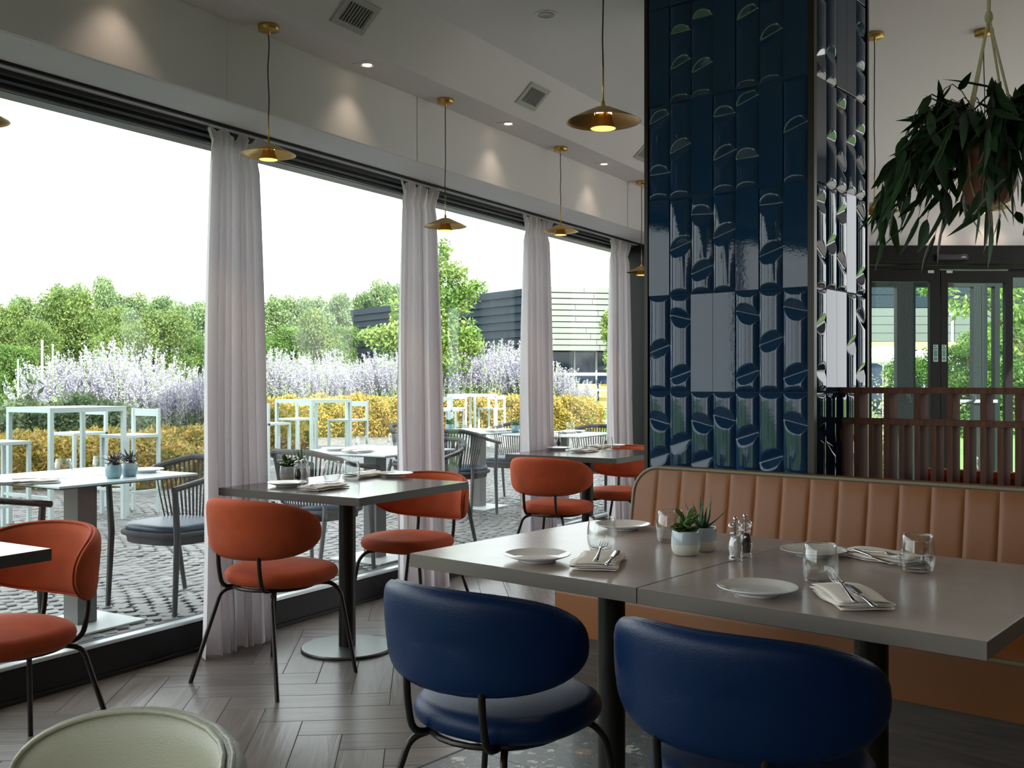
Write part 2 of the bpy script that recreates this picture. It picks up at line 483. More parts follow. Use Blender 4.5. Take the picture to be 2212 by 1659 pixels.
def link(name, me, parent=None, loc=None, rz=None, rot=None):
    o = bpy.data.objects.new(name, me)
    COL.objects.link(o)
    if parent is not None: o.parent = parent
    if loc is not None: o.location = loc
    if rz is not None: o.rotation_euler = (0, 0, rz)
    if rot is not None: o.rotation_euler = rot
    return o
def tag(o, label=None, cat=None, group=None, kind=None):
    if label: o['label'] = label
    if cat: o['category'] = cat
    if group: o['group'] = group
    if kind: o['kind'] = kind
    return o
def thing(name, label, cat, loc=(0, 0, 0), rz=0, group=None, kind=None):
    o = bpy.data.objects.new(name, None)
    o.empty_display_size = 0.1
    COL.objects.link(o)
    o.location = loc
    o.rotation_euler = (0, 0, rz)
    return tag(o, label, cat, group, kind)
def structure(name, loc=(0, 0, 0), rz=0, label=None):
    return thing(name, label, None, loc, rz, kind='structure')
def copy_tree(o, parent=None):
    c = o.copy()
    COL.objects.link(c)
    c.parent = parent
    for ch in KIDS(o): copy_tree(ch, c)
    return c
def KIDS(o): return list(o.children)
def place(root, loc, rz, label=None, group=None):
    c = copy_tree(root)
    c.location = loc; c.rotation_euler = (0, 0, rz)
    if label: c['label'] = label
    if group: c['group'] = group
    return c
def arc_pts(p0, p1, p2, n=6):
    p0, p1, p2 = Vector(p0), Vector(p1), Vector(p2)
    return [p0 * (1 - t) ** 2 + p1 * 2 * t * (1 - t) + p2 * t * t for t in [i / n for i in range(n + 1)]]
def rounded_path(pts, r=0.03, n=5):
    pts = [Vector(p) for p in pts]
    out = [pts[0]]
    for i in range(1, len(pts) - 1):
        a, b, c = pts[i - 1], pts[i], pts[i + 1]
        d1 = (a - b); d2 = (c - b)
        q = min(r, d1.length * 0.45, d2.length * 0.45)
        out += arc_pts(b + d1.normalized() * q, b, b + d2.normalized() * q, n)
    out.append(pts[-1])
    return out
def np_mesh(name, verts, faces4, mat):
    """quads from numpy arrays"""
    me = bpy.data.meshes.new(name)
    nv = len(verts); nf = len(faces4)
    me.vertices.add(nv)
    me.vertices.foreach_set('co', verts.astype(np.float32).ravel())
    me.loops.add(nf * 4)
    me.loops.foreach_set('vertex_index', faces4.astype(np.int32).ravel())
    me.polygons.add(nf)
    me.polygons.foreach_set('loop_start', np.arange(0, nf * 4, 4, dtype=np.int32))
    if mat: me.materials.append(mat)
    me.update()
    return me
def leaf_cards(pts, size, rng, aspect=0.55, normals=None, droop=0.0):
    """one small diamond-shaped leaf (a quad) at each point"""
    n = len(pts)
    d = rng.normal(size=(n, 3)); d[:, 2] -= droop
    if normals is not None: d = d * 0.8 + normals * 0.5
    d /= np.linalg.norm(d, axis=1)[:, None] + 1e-9
    e = rng.normal(size=(n, 3))
    e -= d * (e * d).sum(1)[:, None]
    e /= np.linalg.norm(e, axis=1)[:, None] + 1e-9
    s = (size * rng.uniform(0.65, 1.35, n))[:, None]
    v = np.empty((n, 4, 3))
    v[:, 0] = pts
    v[:, 1] = pts + d * s * 0.5 + e * s * aspect * 0.5
    v[:, 2] = pts + d * s
    v[:, 3] = pts + d * s * 0.5 - e * s * aspect * 0.5
    f = np.arange(n * 4).reshape(n, 4)
    return v.reshape(-1, 3), f
def blob_points(blobs, n, rng, shell=0.45):
    """points in the outer part of a set of ellipsoids (cx,cy,cz,rx,ry,rz)"""
    vol = np.array([b[3] * b[4] * b[5] for b in blobs]) ** (2 / 3)
    cnt = rng.multinomial(n, vol / vol.sum())
    out = []
    for b, c in zip(blobs, cnt):
        d = rng.normal(size=(c, 3)); d /= np.linalg.norm(d, axis=1)[:, None]
        r = 1 - shell * rng.uniform(0, 1, c) ** 1.5
        r = r * (1 + 0.10 * np.sin(d[:, 0] * 7 + b[0] * 3) * np.cos(d[:, 2] * 6 + b[1]))
        out.append(np.array(b[:3]) + d * r[:, None] * np.array(b[3:6]))
    return np.concatenate(out)
# ================================================================== FLOOR
floor = structure('floor')
tag(floor, 'grey oak herringbone floor with a grey terrazzo field under the long table')
MB().add([tuple(wpt(-.12, -8, -.012)), (4.8, -5.6, -.012), (4.8, 8.6, -.012), tuple(wpt(-.12, 6.2, -.012)),
          tuple(wpt(-.12, -8, -.3)), (4.8, -5.6, -.3), (4.8, 8.6, -.3), tuple(wpt(-.12, 6.2, -.3))],
         [(0, 1, 2, 3), (7, 6, 5, 4), (0, 4, 5, 1), (1, 5, 6, 2), (2, 6, 7, 3), (3, 7, 4, 0)]).build('subfloor', M_SUB, floor)
PWID, PLEN = 0.153, 0.612
pa = rad(5.0)
e1 = Vector((math.cos(pa), math.sin(pa), 0)); e2 = Vector((-math.sin(pa), math.cos(pa), 0))
plank_me = MB().box(0.0006, PLEN - 0.0006, 0.0006, PWID - 0.0006, -0.012, 0, 0.0016).mesh('plank', M_PLANK)
O = Vector((-0.906, 3.65, 0))
def plank_visible(c):
    if c.y < 2.2 or c.y > 8.6: return False
    if abs(c.x) > 0.53 * c.y + 0.8: return False
    s = (c - P0).dot(NW); t = (c - P0).dot(DW)
    if s < -0.32 or t > 5.8: return False
    a = (c - L0).dot(D2); b = (c - L0).dot(D1)
    if a > 0.0 and b < 1.0: return False          # under the terrazzo
    if a > -0.1 and b > 1.2: return False           # behind the bench
    return True
NP = 0
def lay_plank(base, ang):
    u = Vector((math.cos(ang), math.sin(ang), 0)); v = Vector((-math.sin(ang), math.cos(ang), 0))
    g = .0006
    cs_ = [base + u * a + v * b for a, b in ((g, g), (PLEN - g, g), (PLEN - g, PWID - g), (g, PWID - g))]
    ss = [(c - P0).dot(NW) + .10 for c in cs_]
    if min(ss) >= 0:
        link('plank', plank_me, floor, base, ang); return
    out = []
    for i in range(4):
        a, b = cs_[i], cs_[(i + 1) % 4]; sa, sb = ss[i], ss[(i + 1) % 4]
        if sa >= 0: out.append(a)
        if (sa >= 0) != (sb >= 0): out.append(a + (b - a) * (sa / (sa - sb)))
    if len(out) < 3: return
    R_ = Matrix.Rotation(-ang, 3, 'Z')
    loc = [R_ @ (p - base) for p in out]
    MB().prism([(p.x, p.y, -.012) for p in loc], (0, 0, .012)).build('plank', M_PLANK, floor, loc=base, rz=ang)
for i in range(-40, 41):
    for j in range(-12, 13):
        base = O + (e1 - e2) * (PWID * i) + (e1 + e2) * (PLEN * j)
        c = base + e1 * PLEN / 2 + e2 * PWID / 2
        if plank_visible(c):
            lay_plank(base, pa); NP += 1
        c = base + e1 * PWID / 2 - e2 * PLEN / 2
        if plank_visible(c):
            lay_plank(base + e1 * PWID - e2 * PLEN, pa + PI / 2); NP += 1
MB().box(.0, 4.2, 1.7, 7.0, -.012, -.001).build('far_boards', M_PLANK, floor, loc=L0, rz=-RT)
# terrazzo field
tz_me = MB().box(0.0012, 0.5988, 0.0012, 0.5988, -0.012, 0.0025, 0.001).mesh('terrazzo_tile', M_TERR)
for i in range(5):
    for j in range(5):
        p = tpt(-0.28 + 0.6 * i, 0.541 + 0.6 * (j - 3), 0)
        if p.y + 0.6 > 1.0: link('terrazzo_tile', tz_me, floor, p, -RT)
MB().box(-0.29, -0.281, -1.3, 1.06, -0.012, 0.0028).build('edge_strip', M_PLINTH, floor, loc=L0, rz=-RT)

# ================================================================== WINDOW WALL
T0, T1 = -7.0, 5.6
wall_left = structure('wall_left', P0, -RW, 'white fascia wall above the glazing, in joined plaster panels')
MB().box(-.10, .44, T0, T1 + .5, 2.37, 3.0).build('fascia_core', M_WALL, wall_left)
joints = [((3.16 / (0.515 - 0.857 * ((px - 1106) / F)))) for px in (486, 897, 1166, 1353)]
jt = []
for px, Y in zip((486, 897, 1166, 1353), joints):
    jt.append((Vector(((px - 1106) / F * Y, Y, 0)) - P0).dot(DW))
jt = [jt[0] - 1.31 * 4, jt[0] - 1.31 * 3, jt[0] - 1.31 * 2, jt[0] - 1.31] + jt + [T1 + .5]
for i in range(len(jt) - 1):
    MB().box(.441, .452 + (.002 if i % 2 else 0), jt[i] + .0015, jt[i + 1] - .0015, 2.3705, 2.7029, .0015).build('plaster_panel', M_WALL, wall_left)

bb = structure('baseboard_left', P0, -RW, 'low black metal plinth below the glazing')
MB().box(-.14, 0, T0, T1 + .1, -.3, .132, .003).build('plinth_panel', M_BLACK, bb)
MB().box(-.045, .004, T0, T1 + .1, .1325, .150, .003).build('sill_strip', M_ALU, bb)
MB().box(-.0, .012, T0, T1 + .1, 0, .018, .002).build('base_strip', M_BLACK, bb)

trim1 = structure('trim_1', P0, -RW, 'dark window head rail along the glazing')
MB().box(-.12, -.02, T0, T1 + .1, 2.315, 2.37, .004).build('head_rail', M_FRAME, trim1)
MB().box(-.02, .05, T0, T1 + .1, 2.338, 2.37, .004).build('head_rail', M_BLACK, trim1)
MB().box(.055, .075, T0, T1 + .1, 2.350, 2.37, .003).build('head_rail', M_FRAME, trim1)
MB().box(.145, .165, T0, T1 + .1, 2.358, 2.37, .002).build('track', M_BLACK, trim1)
MB().box(-.022, -.016, T0, T1 + .1, 2.318, 2.326).build('bead', M_ALU, trim1)

mt = [-7.0, -6.10, -4.63, -3.16, -1.69, -.22, 1.25, 2.72, 4.19]
for k in range(len(mt)):
    a = mt[k]; b = mt[k + 1] if k + 1 < len(mt) else T1
    w = structure('window_%d' % (k + 1), P0, -RW, 'floor to ceiling glazing bay between two curtains')
    MB().box(-.058, -.050, a + .02, b - .02, .14, 2.33).build('pane', M_PANE, w)
    MB().box(-.085, -.025, a - .022, a + .022, .13, 2.33, .003).build('mullion', M_FRAME, w)

rod = thing('curtain_rod', 'thin black curtain rod running along the window head', 'curtain rod', P0, -RW)
MB().sweep([(.052, T0 + .3, 2.312), (.052, T1 - .05, 2.312)], .010, 10, up=(1, 0, 0)).build('rod', M_BLACK, rod, True)
for t in mt[1:]:
    MB().box(.045, .059, t - .012, t + .012, 2.312, 2.352, .002).build('bracket', M_BLACK, rod)

# ================================================================== CEILING
ceiling = structure('ceiling', (0, 0, 0), 0, 'pale grey ceiling with a lower strip and sloping band along the windows')
poly = [wpt(.90, -8), Vector((4.8, -5.6, 0)), Vector((4.8, 8.6, 0)), wpt(.90, 6.05)]
MB().prism([(p.x, p.y, 2.90) for p in poly], (0, 0, .15)).build('upper_slab', M_CEIL, ceiling)
cs = link('lower_strip', MB().prism([(.44, T0, 2.703), (.69, T0, 2.703), (.69, T0, 3.05), (.44, T0, 3.05)], (0, T1 + .5 - T0, 0)).mesh('lower_strip', M_CEIL), ceiling, P0, -RW)
# the sloping band, left open where the air vents sit
slope_dir = (NW * .215 + Vector((0, 0, .1988))).normalized()
band_n = DW.cross(slope_dir).normalized()
if band_n.z > 0: band_n = -band_n
band_o = wpt(.69, 0, 2.7032)
VENTS = []
for px, py, lab in ((768, 31, 'square air vent with exposed duct lining in the sloping ceiling band'), (1151, 208, 'square air vent with clean louvres in the sloping ceiling band'), (1396, 328, 'air vent in the sloping band, cut off by the tiled column')):
    dirv = Vector(((px - 1106) / F, 1, -(py - HORIZON) / F))
    c0 = Vector((0, 0, CAM_H))
    p = c0 + dirv * ((band_o - c0).dot(band_n) / dirv.dot(band_n))
    VENTS.append((p, lab, (p - band_o).dot(DW), (p - band_o).dot(slope_dir)))
VA, VB, VW = .105, .072, .026
LB = .2950
def band_piece(t0, t1, v0, v1):
    back = -band_n * .014
    q = [band_o + DW * t + slope_dir * v for t, v in ((t0, v0), (t1, v0), (t1, v1), (t0, v1))]
    MB().prism([tuple(p) for p in q], tuple(back)).build('sloping_band', M_WALL, ceiling)
t_prev = T0
for p, lab, vt, vv in sorted(VENTS, key=lambda k: k[2]):
    h, w = VA - VW + .003, VB - VW + .003
    band_piece(t_prev, vt - h, 0, LB)
    band_piece(vt - h, vt + h, 0, vv - w)
    band_piece(vt - h, vt + h, vv + w, LB)
    t_prev = vt + h
band_piece(t_prev, T1 + .5, 0, LB)
MB().prism([(2.3, 8.2, 2.675), (4.8, 8.2, 2.675), (4.8, 8.6, 2.675), (2.3, 8.6, 2.675)], (0, 0, .24)).build('door_soffit', M_WALL, ceiling)
# storey above (keeps the sun off the terrace)
upper = structure('wall_upper', (0, 0, 0), 0, 'upper storey of the building above the room')
poly2 = [wpt(-.1, -8), Vector((4.9, -5.8, 0)), Vector((4.9, 8.7, 0)), wpt(-.1, 6.3)]
MB().prism([(p.x, p.y, 3.051) for p in poly2], (0, 0, 6.1)).build('storey', M_CONC, upper)

# ================================================================== OTHER WALLS
we = structure('wall_end', P0, -RW, 'black end wall beside the last curtain')
MB().box(-.14, 1.6, T1, T1 + .16, -.02, 2.71).build('black_panel', M_BLACK, we)
wb = structure('wall_back', (0, 0, 0), 0, 'white wall above the entrance doors')
MB().box(2.3, 4.9, 8.45, 8.6, 2.35, 2.91).build('over_door', M_WALL, wb)
MB().box(2.2, 2.86, 8.43, 8.6, -.02, 2.352).build('side_panel', M_BLACK, wb)
wr = structure('wall_right', (0, 0, 0), 0, 'side wall with tall windows')
MB().box(4.75, 4.9, -5.7, 8.6, 2.68, 2.95).build('lintel', M_WALL, wr)
MB().box(4.75, 4.9, -5.7, 8.6, -.02, .25).build('sill_wall', M_FRAME, wr)
MB().box(4.75, 4.9, -5.7, 3.0, .25, 2.68).build('darkening_panel', M_PLINTH, wr)  # solid dark stretch added out of view to darken bench and chair backs
for y in (3.0, 4.8, 6.6, 8.45):
    MB().box(4.75, 4.9, y, y + .12, .25, 2.68).build('pier', M_FRAME, wr)
wf = structure('wall_front', (0, 0, 0), 0, 'unseen rear wall, panelled dark to dim the room')
MB().box(-6.2, 4.9, -5.7, -5.55, -.02, 2.95).build('darkening_panel', M_PLINTH, wf)  # dark panel added behind the camera to dim the room

# ================================================================== ENTRANCE DOORS
YD = 8.40
def X(px, y=YD): return (px - 1106) / F * y
def Z(py, y=YD): return CAM_H - (py - HORIZON) / F * y
d0 = structure('door_1', (0, 0, 0), 0, 'black framed automatic sliding doors with glass leaves')
MB().box(2.6, 4.8, YD - .03, YD + .09, Z(571), Z(531), .004).build('operator_header', M_DOORF, d0)
MB().box(2.6, 4.8, YD + .0, YD + .08, Z(581), Z(573), .003).build('header_rail', M_DOORF, d0)
def leaf(x0, x1, gx0, gx1, y, ztop, gtop, mat, pane):
    lf = thing('door_leaf', None, None); lf.parent = d0
    MB().box(x0, gx0, y, y + .05, .01, ztop, .003).build('stile', mat, lf)
    MB().box(gx1, x1, y, y + .05, .01, ztop, .003).build('stile', mat, lf)
    MB().box(gx0, gx1, y, y + .05, gtop, ztop, .003).build('top_rail', mat, lf)
    MB().box(gx0, gx1, y, y + .05, .01, .13, .003).build('bottom_rail', mat, lf)
    MB().box(gx0, gx1, y + .02, y + .028, .12, gtop + .01).build('pane', pane, lf)
    return lf
l1 = leaf(X(1862), X(2031), X(1883), X(2009), YD, Z(582), Z(608), M_DOORF, M_DPANE)
l2 = leaf(X(2033), X(2188), X(2048), X(2172), YD, Z(585), Z(611), M_DOORF, M_DPANE)
l3 = leaf(X(2189), X(2340), X(2192), X(2330), YD + .04, Z(575), Z(598), M_DOORF, M_DPANE)
for px in (2004, 2044):
    MB().box(X(px), X(px + 13), YD - .006, YD, Z(590), Z(584)).build('hinge_cap', M_GRILLE, d0)
# motion sensor on the header
sn = thing('motion_sensor', 'glossy black motion sensor bar on the door header', 'sensor', (X(2050), YD - .03, Z(558)))
MB().box(-.125, .125, -.045, 0, -.028, .028, .010).build('housing', basic('gloss_black', (.004, .004, .005), .25, spec=.3), sn)
mk = MB()
for i, h in enumerate((.7, 1, .8, 1, .6)):
    x = .068 + i * .0085
    mk.add([(x, -.0456, -.004), (x + .004, -.0456, -.004), (x + .0075, -.0456, -.004 + .012 * h), (x + .0035, -.0456, -.004 + .012 * h)], [(0, 1, 2, 3)])
mk.build('maker_mark', M_WHITES, sn)
# emergency exit stickers
def exit_sign(px0, px1, label):
    y = YD - .004
    s = thing('exit_sticker', label, 'sign', (X((px0 + px1) / 2), y, Z(763)), 0, 'exit stickers on the sliding doors')
    w = (px1 - px0) / F * y; h = 36 / F * y
    MB().box(-w / 2, w / 2, -.001, .002, -h / 2, h / 2).build('border', M_WHITES, s)
    MB().box(-w / 2 + .004, w / 2 - .004, -.0018, 0, -h / 2 + .006, h / 2 - .003).build('green_field', M_GREENS, s)
    m = MB()
    def q(pts): m.add([(a * w, -.0024, b * h) for a, b in pts], [tuple(range(len(pts)))])
    q([(.14, .43), (.24, .43), (.24, .39), (.14, .39)])                     # head
    q([(-.26, .36), (.12, .40), (.18, .28), (-.02, .26), (-.10, .33), (-.26, .30)])   # torso and arm
    q([(.02, .40), (.20, .34), (.08, .22), (-.12, .24)])
    q([(-.08, .27), (.06, .25), (-.18, .17), (-.32, .18), (-.30, .205), (-.18, .205)])   # leg
    q([(.0, .27), (.12, .25), (.26, .17), (.16, .155), (.04, .21)])
    q([(.20, .36), (.32, .42), (.36, .40), (.22, .32)])
    for k in (-.32, 0, .32): q([(k - .10, -.20), (k + .10, -.20), (k + .10, -.245), (k - .10, -.245)])
    m.build('running_figure', M_WHITES, s)['kind'] = 'stuff'
    m2 = MB()
    for zc, hh in ((.10, .03), (-.04, .05), (-.36, .03)):
        m2.add([(-.3 * w, -.0022, (zc - hh) * h), (.3 * w, -.0022, (zc - hh) * h), (.3 * w, -.0022, (zc + hh) * h), (-.3 * w, -.0022, (zc + hh) * h)], [(0, 1, 2, 3)])
    m2.build('small_print', M_GREENL, s)['kind'] = 'stuff'
exit_sign(2015.5, 2025.5, 'green exit sticker on the stile of the left door leaf beside the bushes')
exit_sign(2034, 2043.5, 'green exit sticker on the stile of the right door leaf beside the tree')
# outer doors of the lobby
YO = 9.9
d2o = structure('door_2', (0, 0, 0), 0, 'dark green framed outer doors of the lobby')
def xo(px): return (px - 1106) / F * YO
def zo(py): return CAM_H - (py - HORIZON) / F * YO
MB().box(xo(1700), xo(2500), YO, YO + .08, zo(620), 2.75, .003).build('transom', M_GREENF, d2o)
for a, b in ((1700, 1780), (1936, 1956), (1957, 1976), (2101, 2118), (2119, 2131), (2147, 2158), (2260, 2280)):
    MB().box(xo(a), xo(b), YO - .02, YO + .06, 0, zo(618), .003).build('stile', M_GREENF, d2o)
MB().box(xo(1990), xo(2150), YO - .05, YO - .02, 1.02, 1.05, .004).build('push_bar', M_ALU, d2o)
MB().sweep(rounded_path([(xo(2098), YO - .03, 1.10), (xo(2098), YO - .09, 1.09), (xo(2093), YO - .10, 1.03), (xo(2080), YO - .08, 1.015)], .03), .014, 8).build('door_handle', M_BLACK, d2o, True)
MB().sweep(rounded_path([(xo(1955), YO - .03, 1.10), (xo(1955), YO - .09, 1.09), (xo(1958), YO - .10, 1.03)], .03), .014, 8).build('door_handle', M_BLACK, d2o, True)
lb = structure('floor_lobby', (0, 0, 0), 0, 'plain lobby floor between the two sets of doors')
MB().box(2.3, 5.5, 8.6, 10.05, -.2, -.004).build('slab', M_CONC, lb)

# ================================================================== TILED COLUMN
column = thing('tiled_column', 'square column clad in glossy navy relief tiles behind the tan bench', 'column', tuple(tpt(-.281, 1.65)), -RT)
CW, CD = .72, .53
MB().box(.004, CW + .001, -.001, CD, -.01, 2.905).build('core', M_GROUT, column)
TW, TH = .0988, .394
def relief_mesh(notches, flat=False):
    if flat:
        return MB().box(-TW / 2 + .0008, TW / 2 - .0008, -.0075, .0, .001, TH - .001, .0012).mesh('tile', M_TILE)
    nx, nz = 18, 72
    def h(x, z):
        u = min(1, abs(2 * x / TW))
        p = .0030 + .0145 * max(0, 1 - u ** 2.4) ** .75
        v = .0025 + z * .75
        p = min(p, v)
        v = .0025 + (TH - z) * .75
        p = min(p, v)
        for (f, k) in notches:
            d = z - f * TH - k * x
            v = .0035 + (d * .40 if d > 0 else -d * .34)
            p = min(p, v)
        return p
    def fn(a, b):
        x = (-.5 + a) * (TW - .0014); z = .0007 + b * (TH - .0014)
        return (x, -h(x, z), z)
    m = MB().grid(fn, nx, nz)
    zs = [.0007 + (TH - .0014) * j / nz for j in range(nz + 1)]
    for sx in (-1, 1):
        x = sx * (TW - .0014) / 2
        vs = [(x, -h(x, z), z) for z in zs] + [(x, 0, z) for z in zs]
        k = nz + 1
        m.add(vs, [(j, j + 1, k + j + 1, k + j) if sx > 0 else (j + 1, j, k + j, k + j + 1) for j in range(nz)])
    return m.mesh('tile', M_TILE, 'full')
flat_me = relief_mesh(None, True)
P, N, Z0_ = .32, -.24, 0.0
LEFT = [   # rows from the top, seven columns; None is a plain tile, else (height fraction, tilt) of each notch
    [None, [(.3, P)], [(.4, 0)], None, [(.5, P)], [(.3, 0)], None],
    [None, [(.69, 0), (.36, P)], [(.79, 0), (.28, P)], None, [(.70, P)], [(.86, 0), (.45, P)], None],
    [[(.84, P), (.27, 0)], [(.5, P)], None, [(.76, 0), (.36, P)], [(.86, P), (.30, 0)], None, [(.52, P)]],
    [None, [(.5, P)], [(.8, N * .3), (.24, P)], [(.58, P)], None, [(.82, 0), (.36, P)], None],
    [[(.45, P)], [(.77, N), (.18, P)], None, None, [(.78, N), (.18, P)], [(.50, P)], [(.80, N), (.18, P)]],
    [[(.70, N), (.33, P)], [(.48, P)], [(.69, N), (.31, P)], [(.75, N)], [(.58, P)], [(.36, P)], [(.72, N)]],
    [[(.5, P)], [(.7, N)], None, [(.4, P)], [(.5, N)], [(.3, P)], [(.5, P)]],
    [None, [(.7, N)], [(.5, P)], [(.4, P)], None, [(.3, P)], [(.5, P)]]]
RIGHT = [
    [[(.4, 0)], None, [(.4, P)], [(.6, 0)], None],
    [[(.8, 0), (.2, P)], [(.28, 0)], None, None, [(.7, N), (.32, 0)]],
    [None, [(.45, 0)], [(.82, 0), (.25, -.5)], [(.5, 0)], [(.66, 0), (.3, -.5)]],
    [[(.82, 0), (.34, -.5)], [(.45, P)], [(.78, P), (.28, -.5)], None, [(.82, -.5), (.2, P)]],
    [[(.66, P), (.2, 0)], None, None, [(.48, P)], [(.76, -.5), (.2, P)]],
    [[(.62, 0)], [(.5, -.4)], [(.6, P)], [(.5, 0)], [(.3, P)]],
    [None, [(.6, P)], [(.5, 0)], None, [(.4, P)]],
    [[(.5, 0)], None, [(.5, P)], [(.4, 0)], None]]
ZTOP = 3.149
for r in range(8):
    z = ZTOP - TH * (r + 1)
    if r == 0: continue
    for c in range(7):
        nt_ = LEFT[r][c]
        me = flat_me if nt_ is None else relief_mesh(nt_)
        link('tile', me, column, (.0142 + TW / 2 + c * TW, 0, z))
    for c in range(5):
        nt_ = RIGHT[r][c]
        me = flat_me if nt_ is None else relief_mesh(nt_)
        link('tile', me, column, (CW, .0142 + TW / 2 + c * TW, z), PI / 2)
for c in range(7):     # cut tiles under the ceiling
    link('tile', MB().box(-TW / 2 + .0008, TW / 2 - .0008, -.0075, 0, 0, 2.9 - 2.755, .0012).mesh('tile', M_TILE), column, (.0142 + TW / 2 + c * TW, 0, 2.755))
for c in range(5):
    link('tile', MB().box(-TW / 2 + .0008, TW / 2 - .0008, -.0075, 0, 0, 2.9 - 2.755, .0012).mesh('tile', M_TILE), column, (CW, .0142 + TW / 2 + c * TW, 2.755), PI / 2)
MB().box(-.004, .0125, -.0125, .012, 0, 2.9, .001).build('edge_trim', M_TRIM, column)
MB().box(CW - .0125, CW + .0125, -.0125, .0125, 0, 2.9, .001).build('edge_trim', M_TRIM, column)
MB().box(CW - .012, CW + .0125, CD - .0125, CD + .004, 0, 2.9, .001).build('edge_trim', M_TRIM, column)

# ================================================================== SLATTED DIVIDER
div = thing('slatted_divider', 'low walnut divider of upright slats between two rails behind the tan bench', 'divider', tuple(tpt(.439 + .006, 1.89)), -RT)
DL, DD = 2.4, .09
MB().box(0, DL, 0, DD, 1.176, 1.199, .001).build('top_rail', M_WALNUT, div)
MB().box(0, DL, 0, DD, 1.058, 1.080, .001).build('middle_rail', M_WALNUT, div)
slat_lo = MB().box(0, .0205, 0, DD, 0, 1.058, .0008).mesh('slat', M_WALNUT)
slat_hi = MB().box(0, .0205, 0, DD, 0, .096, .0008).mesh('slat', M_WALNUT)
for i in range(41):
    link('slat', slat_lo, div, (i * .0572, 0.001, 0))
    if i % 2: link('slat', slat_hi, div, (i * .0572, 0.001, 1.080))

# ================================================================== TAN BENCH
bench = thing('banquette', 'long tan leather banquette with channelled back and sage piping', 'bench', tuple(tpt(-.265, 0)), -RT)
BL = 3.1
MB().box(.04, BL, 1.06, 1.58, 0, .303).build('plinth', M_PLINTH, bench)
def cushion(m, x0, x1, y0, y1, z0, z1, r=.03, n=5):
    """soft box: rounded vertical section swept along x with rounded ends"""
    sec = []
    for (cy, cz, a0) in ((y0 + r, z0 + r * .4, 180), (y0 + r, z1 - r, 90)):
        pass
    pts = [(y0 + r * .3, z0)]
    for k in range(n + 1):
        a = rad(180 - 90 * k / n)
        pts.append((y0 + r + r * math.cos(a), z1 - r + r * math.sin(a)))
    pts += [(y1, z1), (y1, z0)]
    k = len(pts)
    vs = [(x, y, z) for x in (x0, x1) for (y, z) in pts]
    fs = [tuple(range(k)), tuple(range(2 * k - 1, k - 1, -1))]
    for i in range(k):
        j = (i + 1) % k
        fs.append((j, i, k + i, k + j))
    return m.add(vs, fs)
cushion(MB(), 0, BL, 1.0, 1.50, .302, .472, .025).build('seat', M_TAN, bench, True)
MB().sweep([(-.002, 1.005, .461), (BL, 1.005, .461)], .0055, 8, up=(0, 1, 0)).build('piping', M_PIPE, bench, True)
# channelled back: each channel is a padded strip
CHW = .106
BB, BT = .44, .868
def back_y(z): return 1.475 + (z - .44) * .17        # front face leans back
def channel(w, mat, round_left=0.0):
    def fn(a, b):
        x = a * w
        u = abs(2 * a - 1)
        z = BB + b * (BT - BB)
        puff = .006 * (1 - u ** 8)
        if b > .9: puff *= 1 - ((b - .9) / .1) ** 2 * .8
        z_ = z
        if round_left:
            R = round_left
            dx = R - x
            if dx > 0:
                zmax = BT - R + math.sqrt(max(0, R * R - dx * dx))
                z_ = BB + b * (zmax - BB)
        return (x, back_y(z_) - puff, z_)
    return MB().grid(fn, 14, 14).mesh('back_channel', mat, 'full')
first = channel(CHW, M_TAN, .10)
rest = channel(CHW, M_TAN)
nch = int(BL / CHW)
link('back_channel', first, bench, (0, 0, 0))
for i in range(1, nch):
    link('back_channel', rest, bench, (i * CHW, 0, 0))
# rear shell with rounded top corner, and the piping that follows it
shell = []
R = .105
prof = [(0, .30)] + [(R - R * math.cos(rad(a)), .875 - R + R * math.sin(rad(a))) for a in range(0, 91, 9)] + [(BL, .875), (BL, .30)]
n = len(prof)
vs = [(x, back_y(z) + .008, z) for x, z in prof] + [(x, 1.628, z + (.006 if z > .5 else 0)) for x, z in prof]
fs = [tuple(range(n)), tuple(range(2 * n - 1, n - 1, -1))] + [((i + 1) % n, i, n + i, n + (i + 1) % n) for i in range(n)]
MB().add(vs, fs).build('back_shell', M_TAN, bench, True)
pp = [(-.003, back_y(.43), .43)] + [(-.003, back_y(z) - .002, z) for z in (.55, .66, .74)] + \
     [(R - (R + .003) * math.cos(rad(a)), back_y(.875 - R + R * math.sin(rad(a))) - .002, .875 - R + (R + .002) * math.sin(rad(a))) for a in range(0, 91, 9)] + \
     [(x, back_y(.875) - .002, .877) for x in (.3, .8, 1.4, 2.2, BL)]
MB().sweep(pp, .0062, 8, up=(0, 1, 0)).build('piping', M_PIPE, bench, True)
MB().box(.002, BL, 1.47, 1.50, .30, .46).build('back_foot', M_TAN, bench)

# rust bench on the far side of the divider
b2 = thing('rust_banquette', 'rust red velvet banquette glimpsed through the divider slats', 'bench', tuple(tpt(.70, 2.02)), -RT)
MB().box(0, 2.0, 0, .10, .15, .888, .02).build('backrest', M_ORANGE, b2)
cushion(MB(), 0, 2.0, .1, .56, .18, .46, .03).build('seat', M_ORANGE, b2, True)
MB().box(.05, 1.95, .05, .5, 0, .18).build('plinth', M_PLINTH, b2)
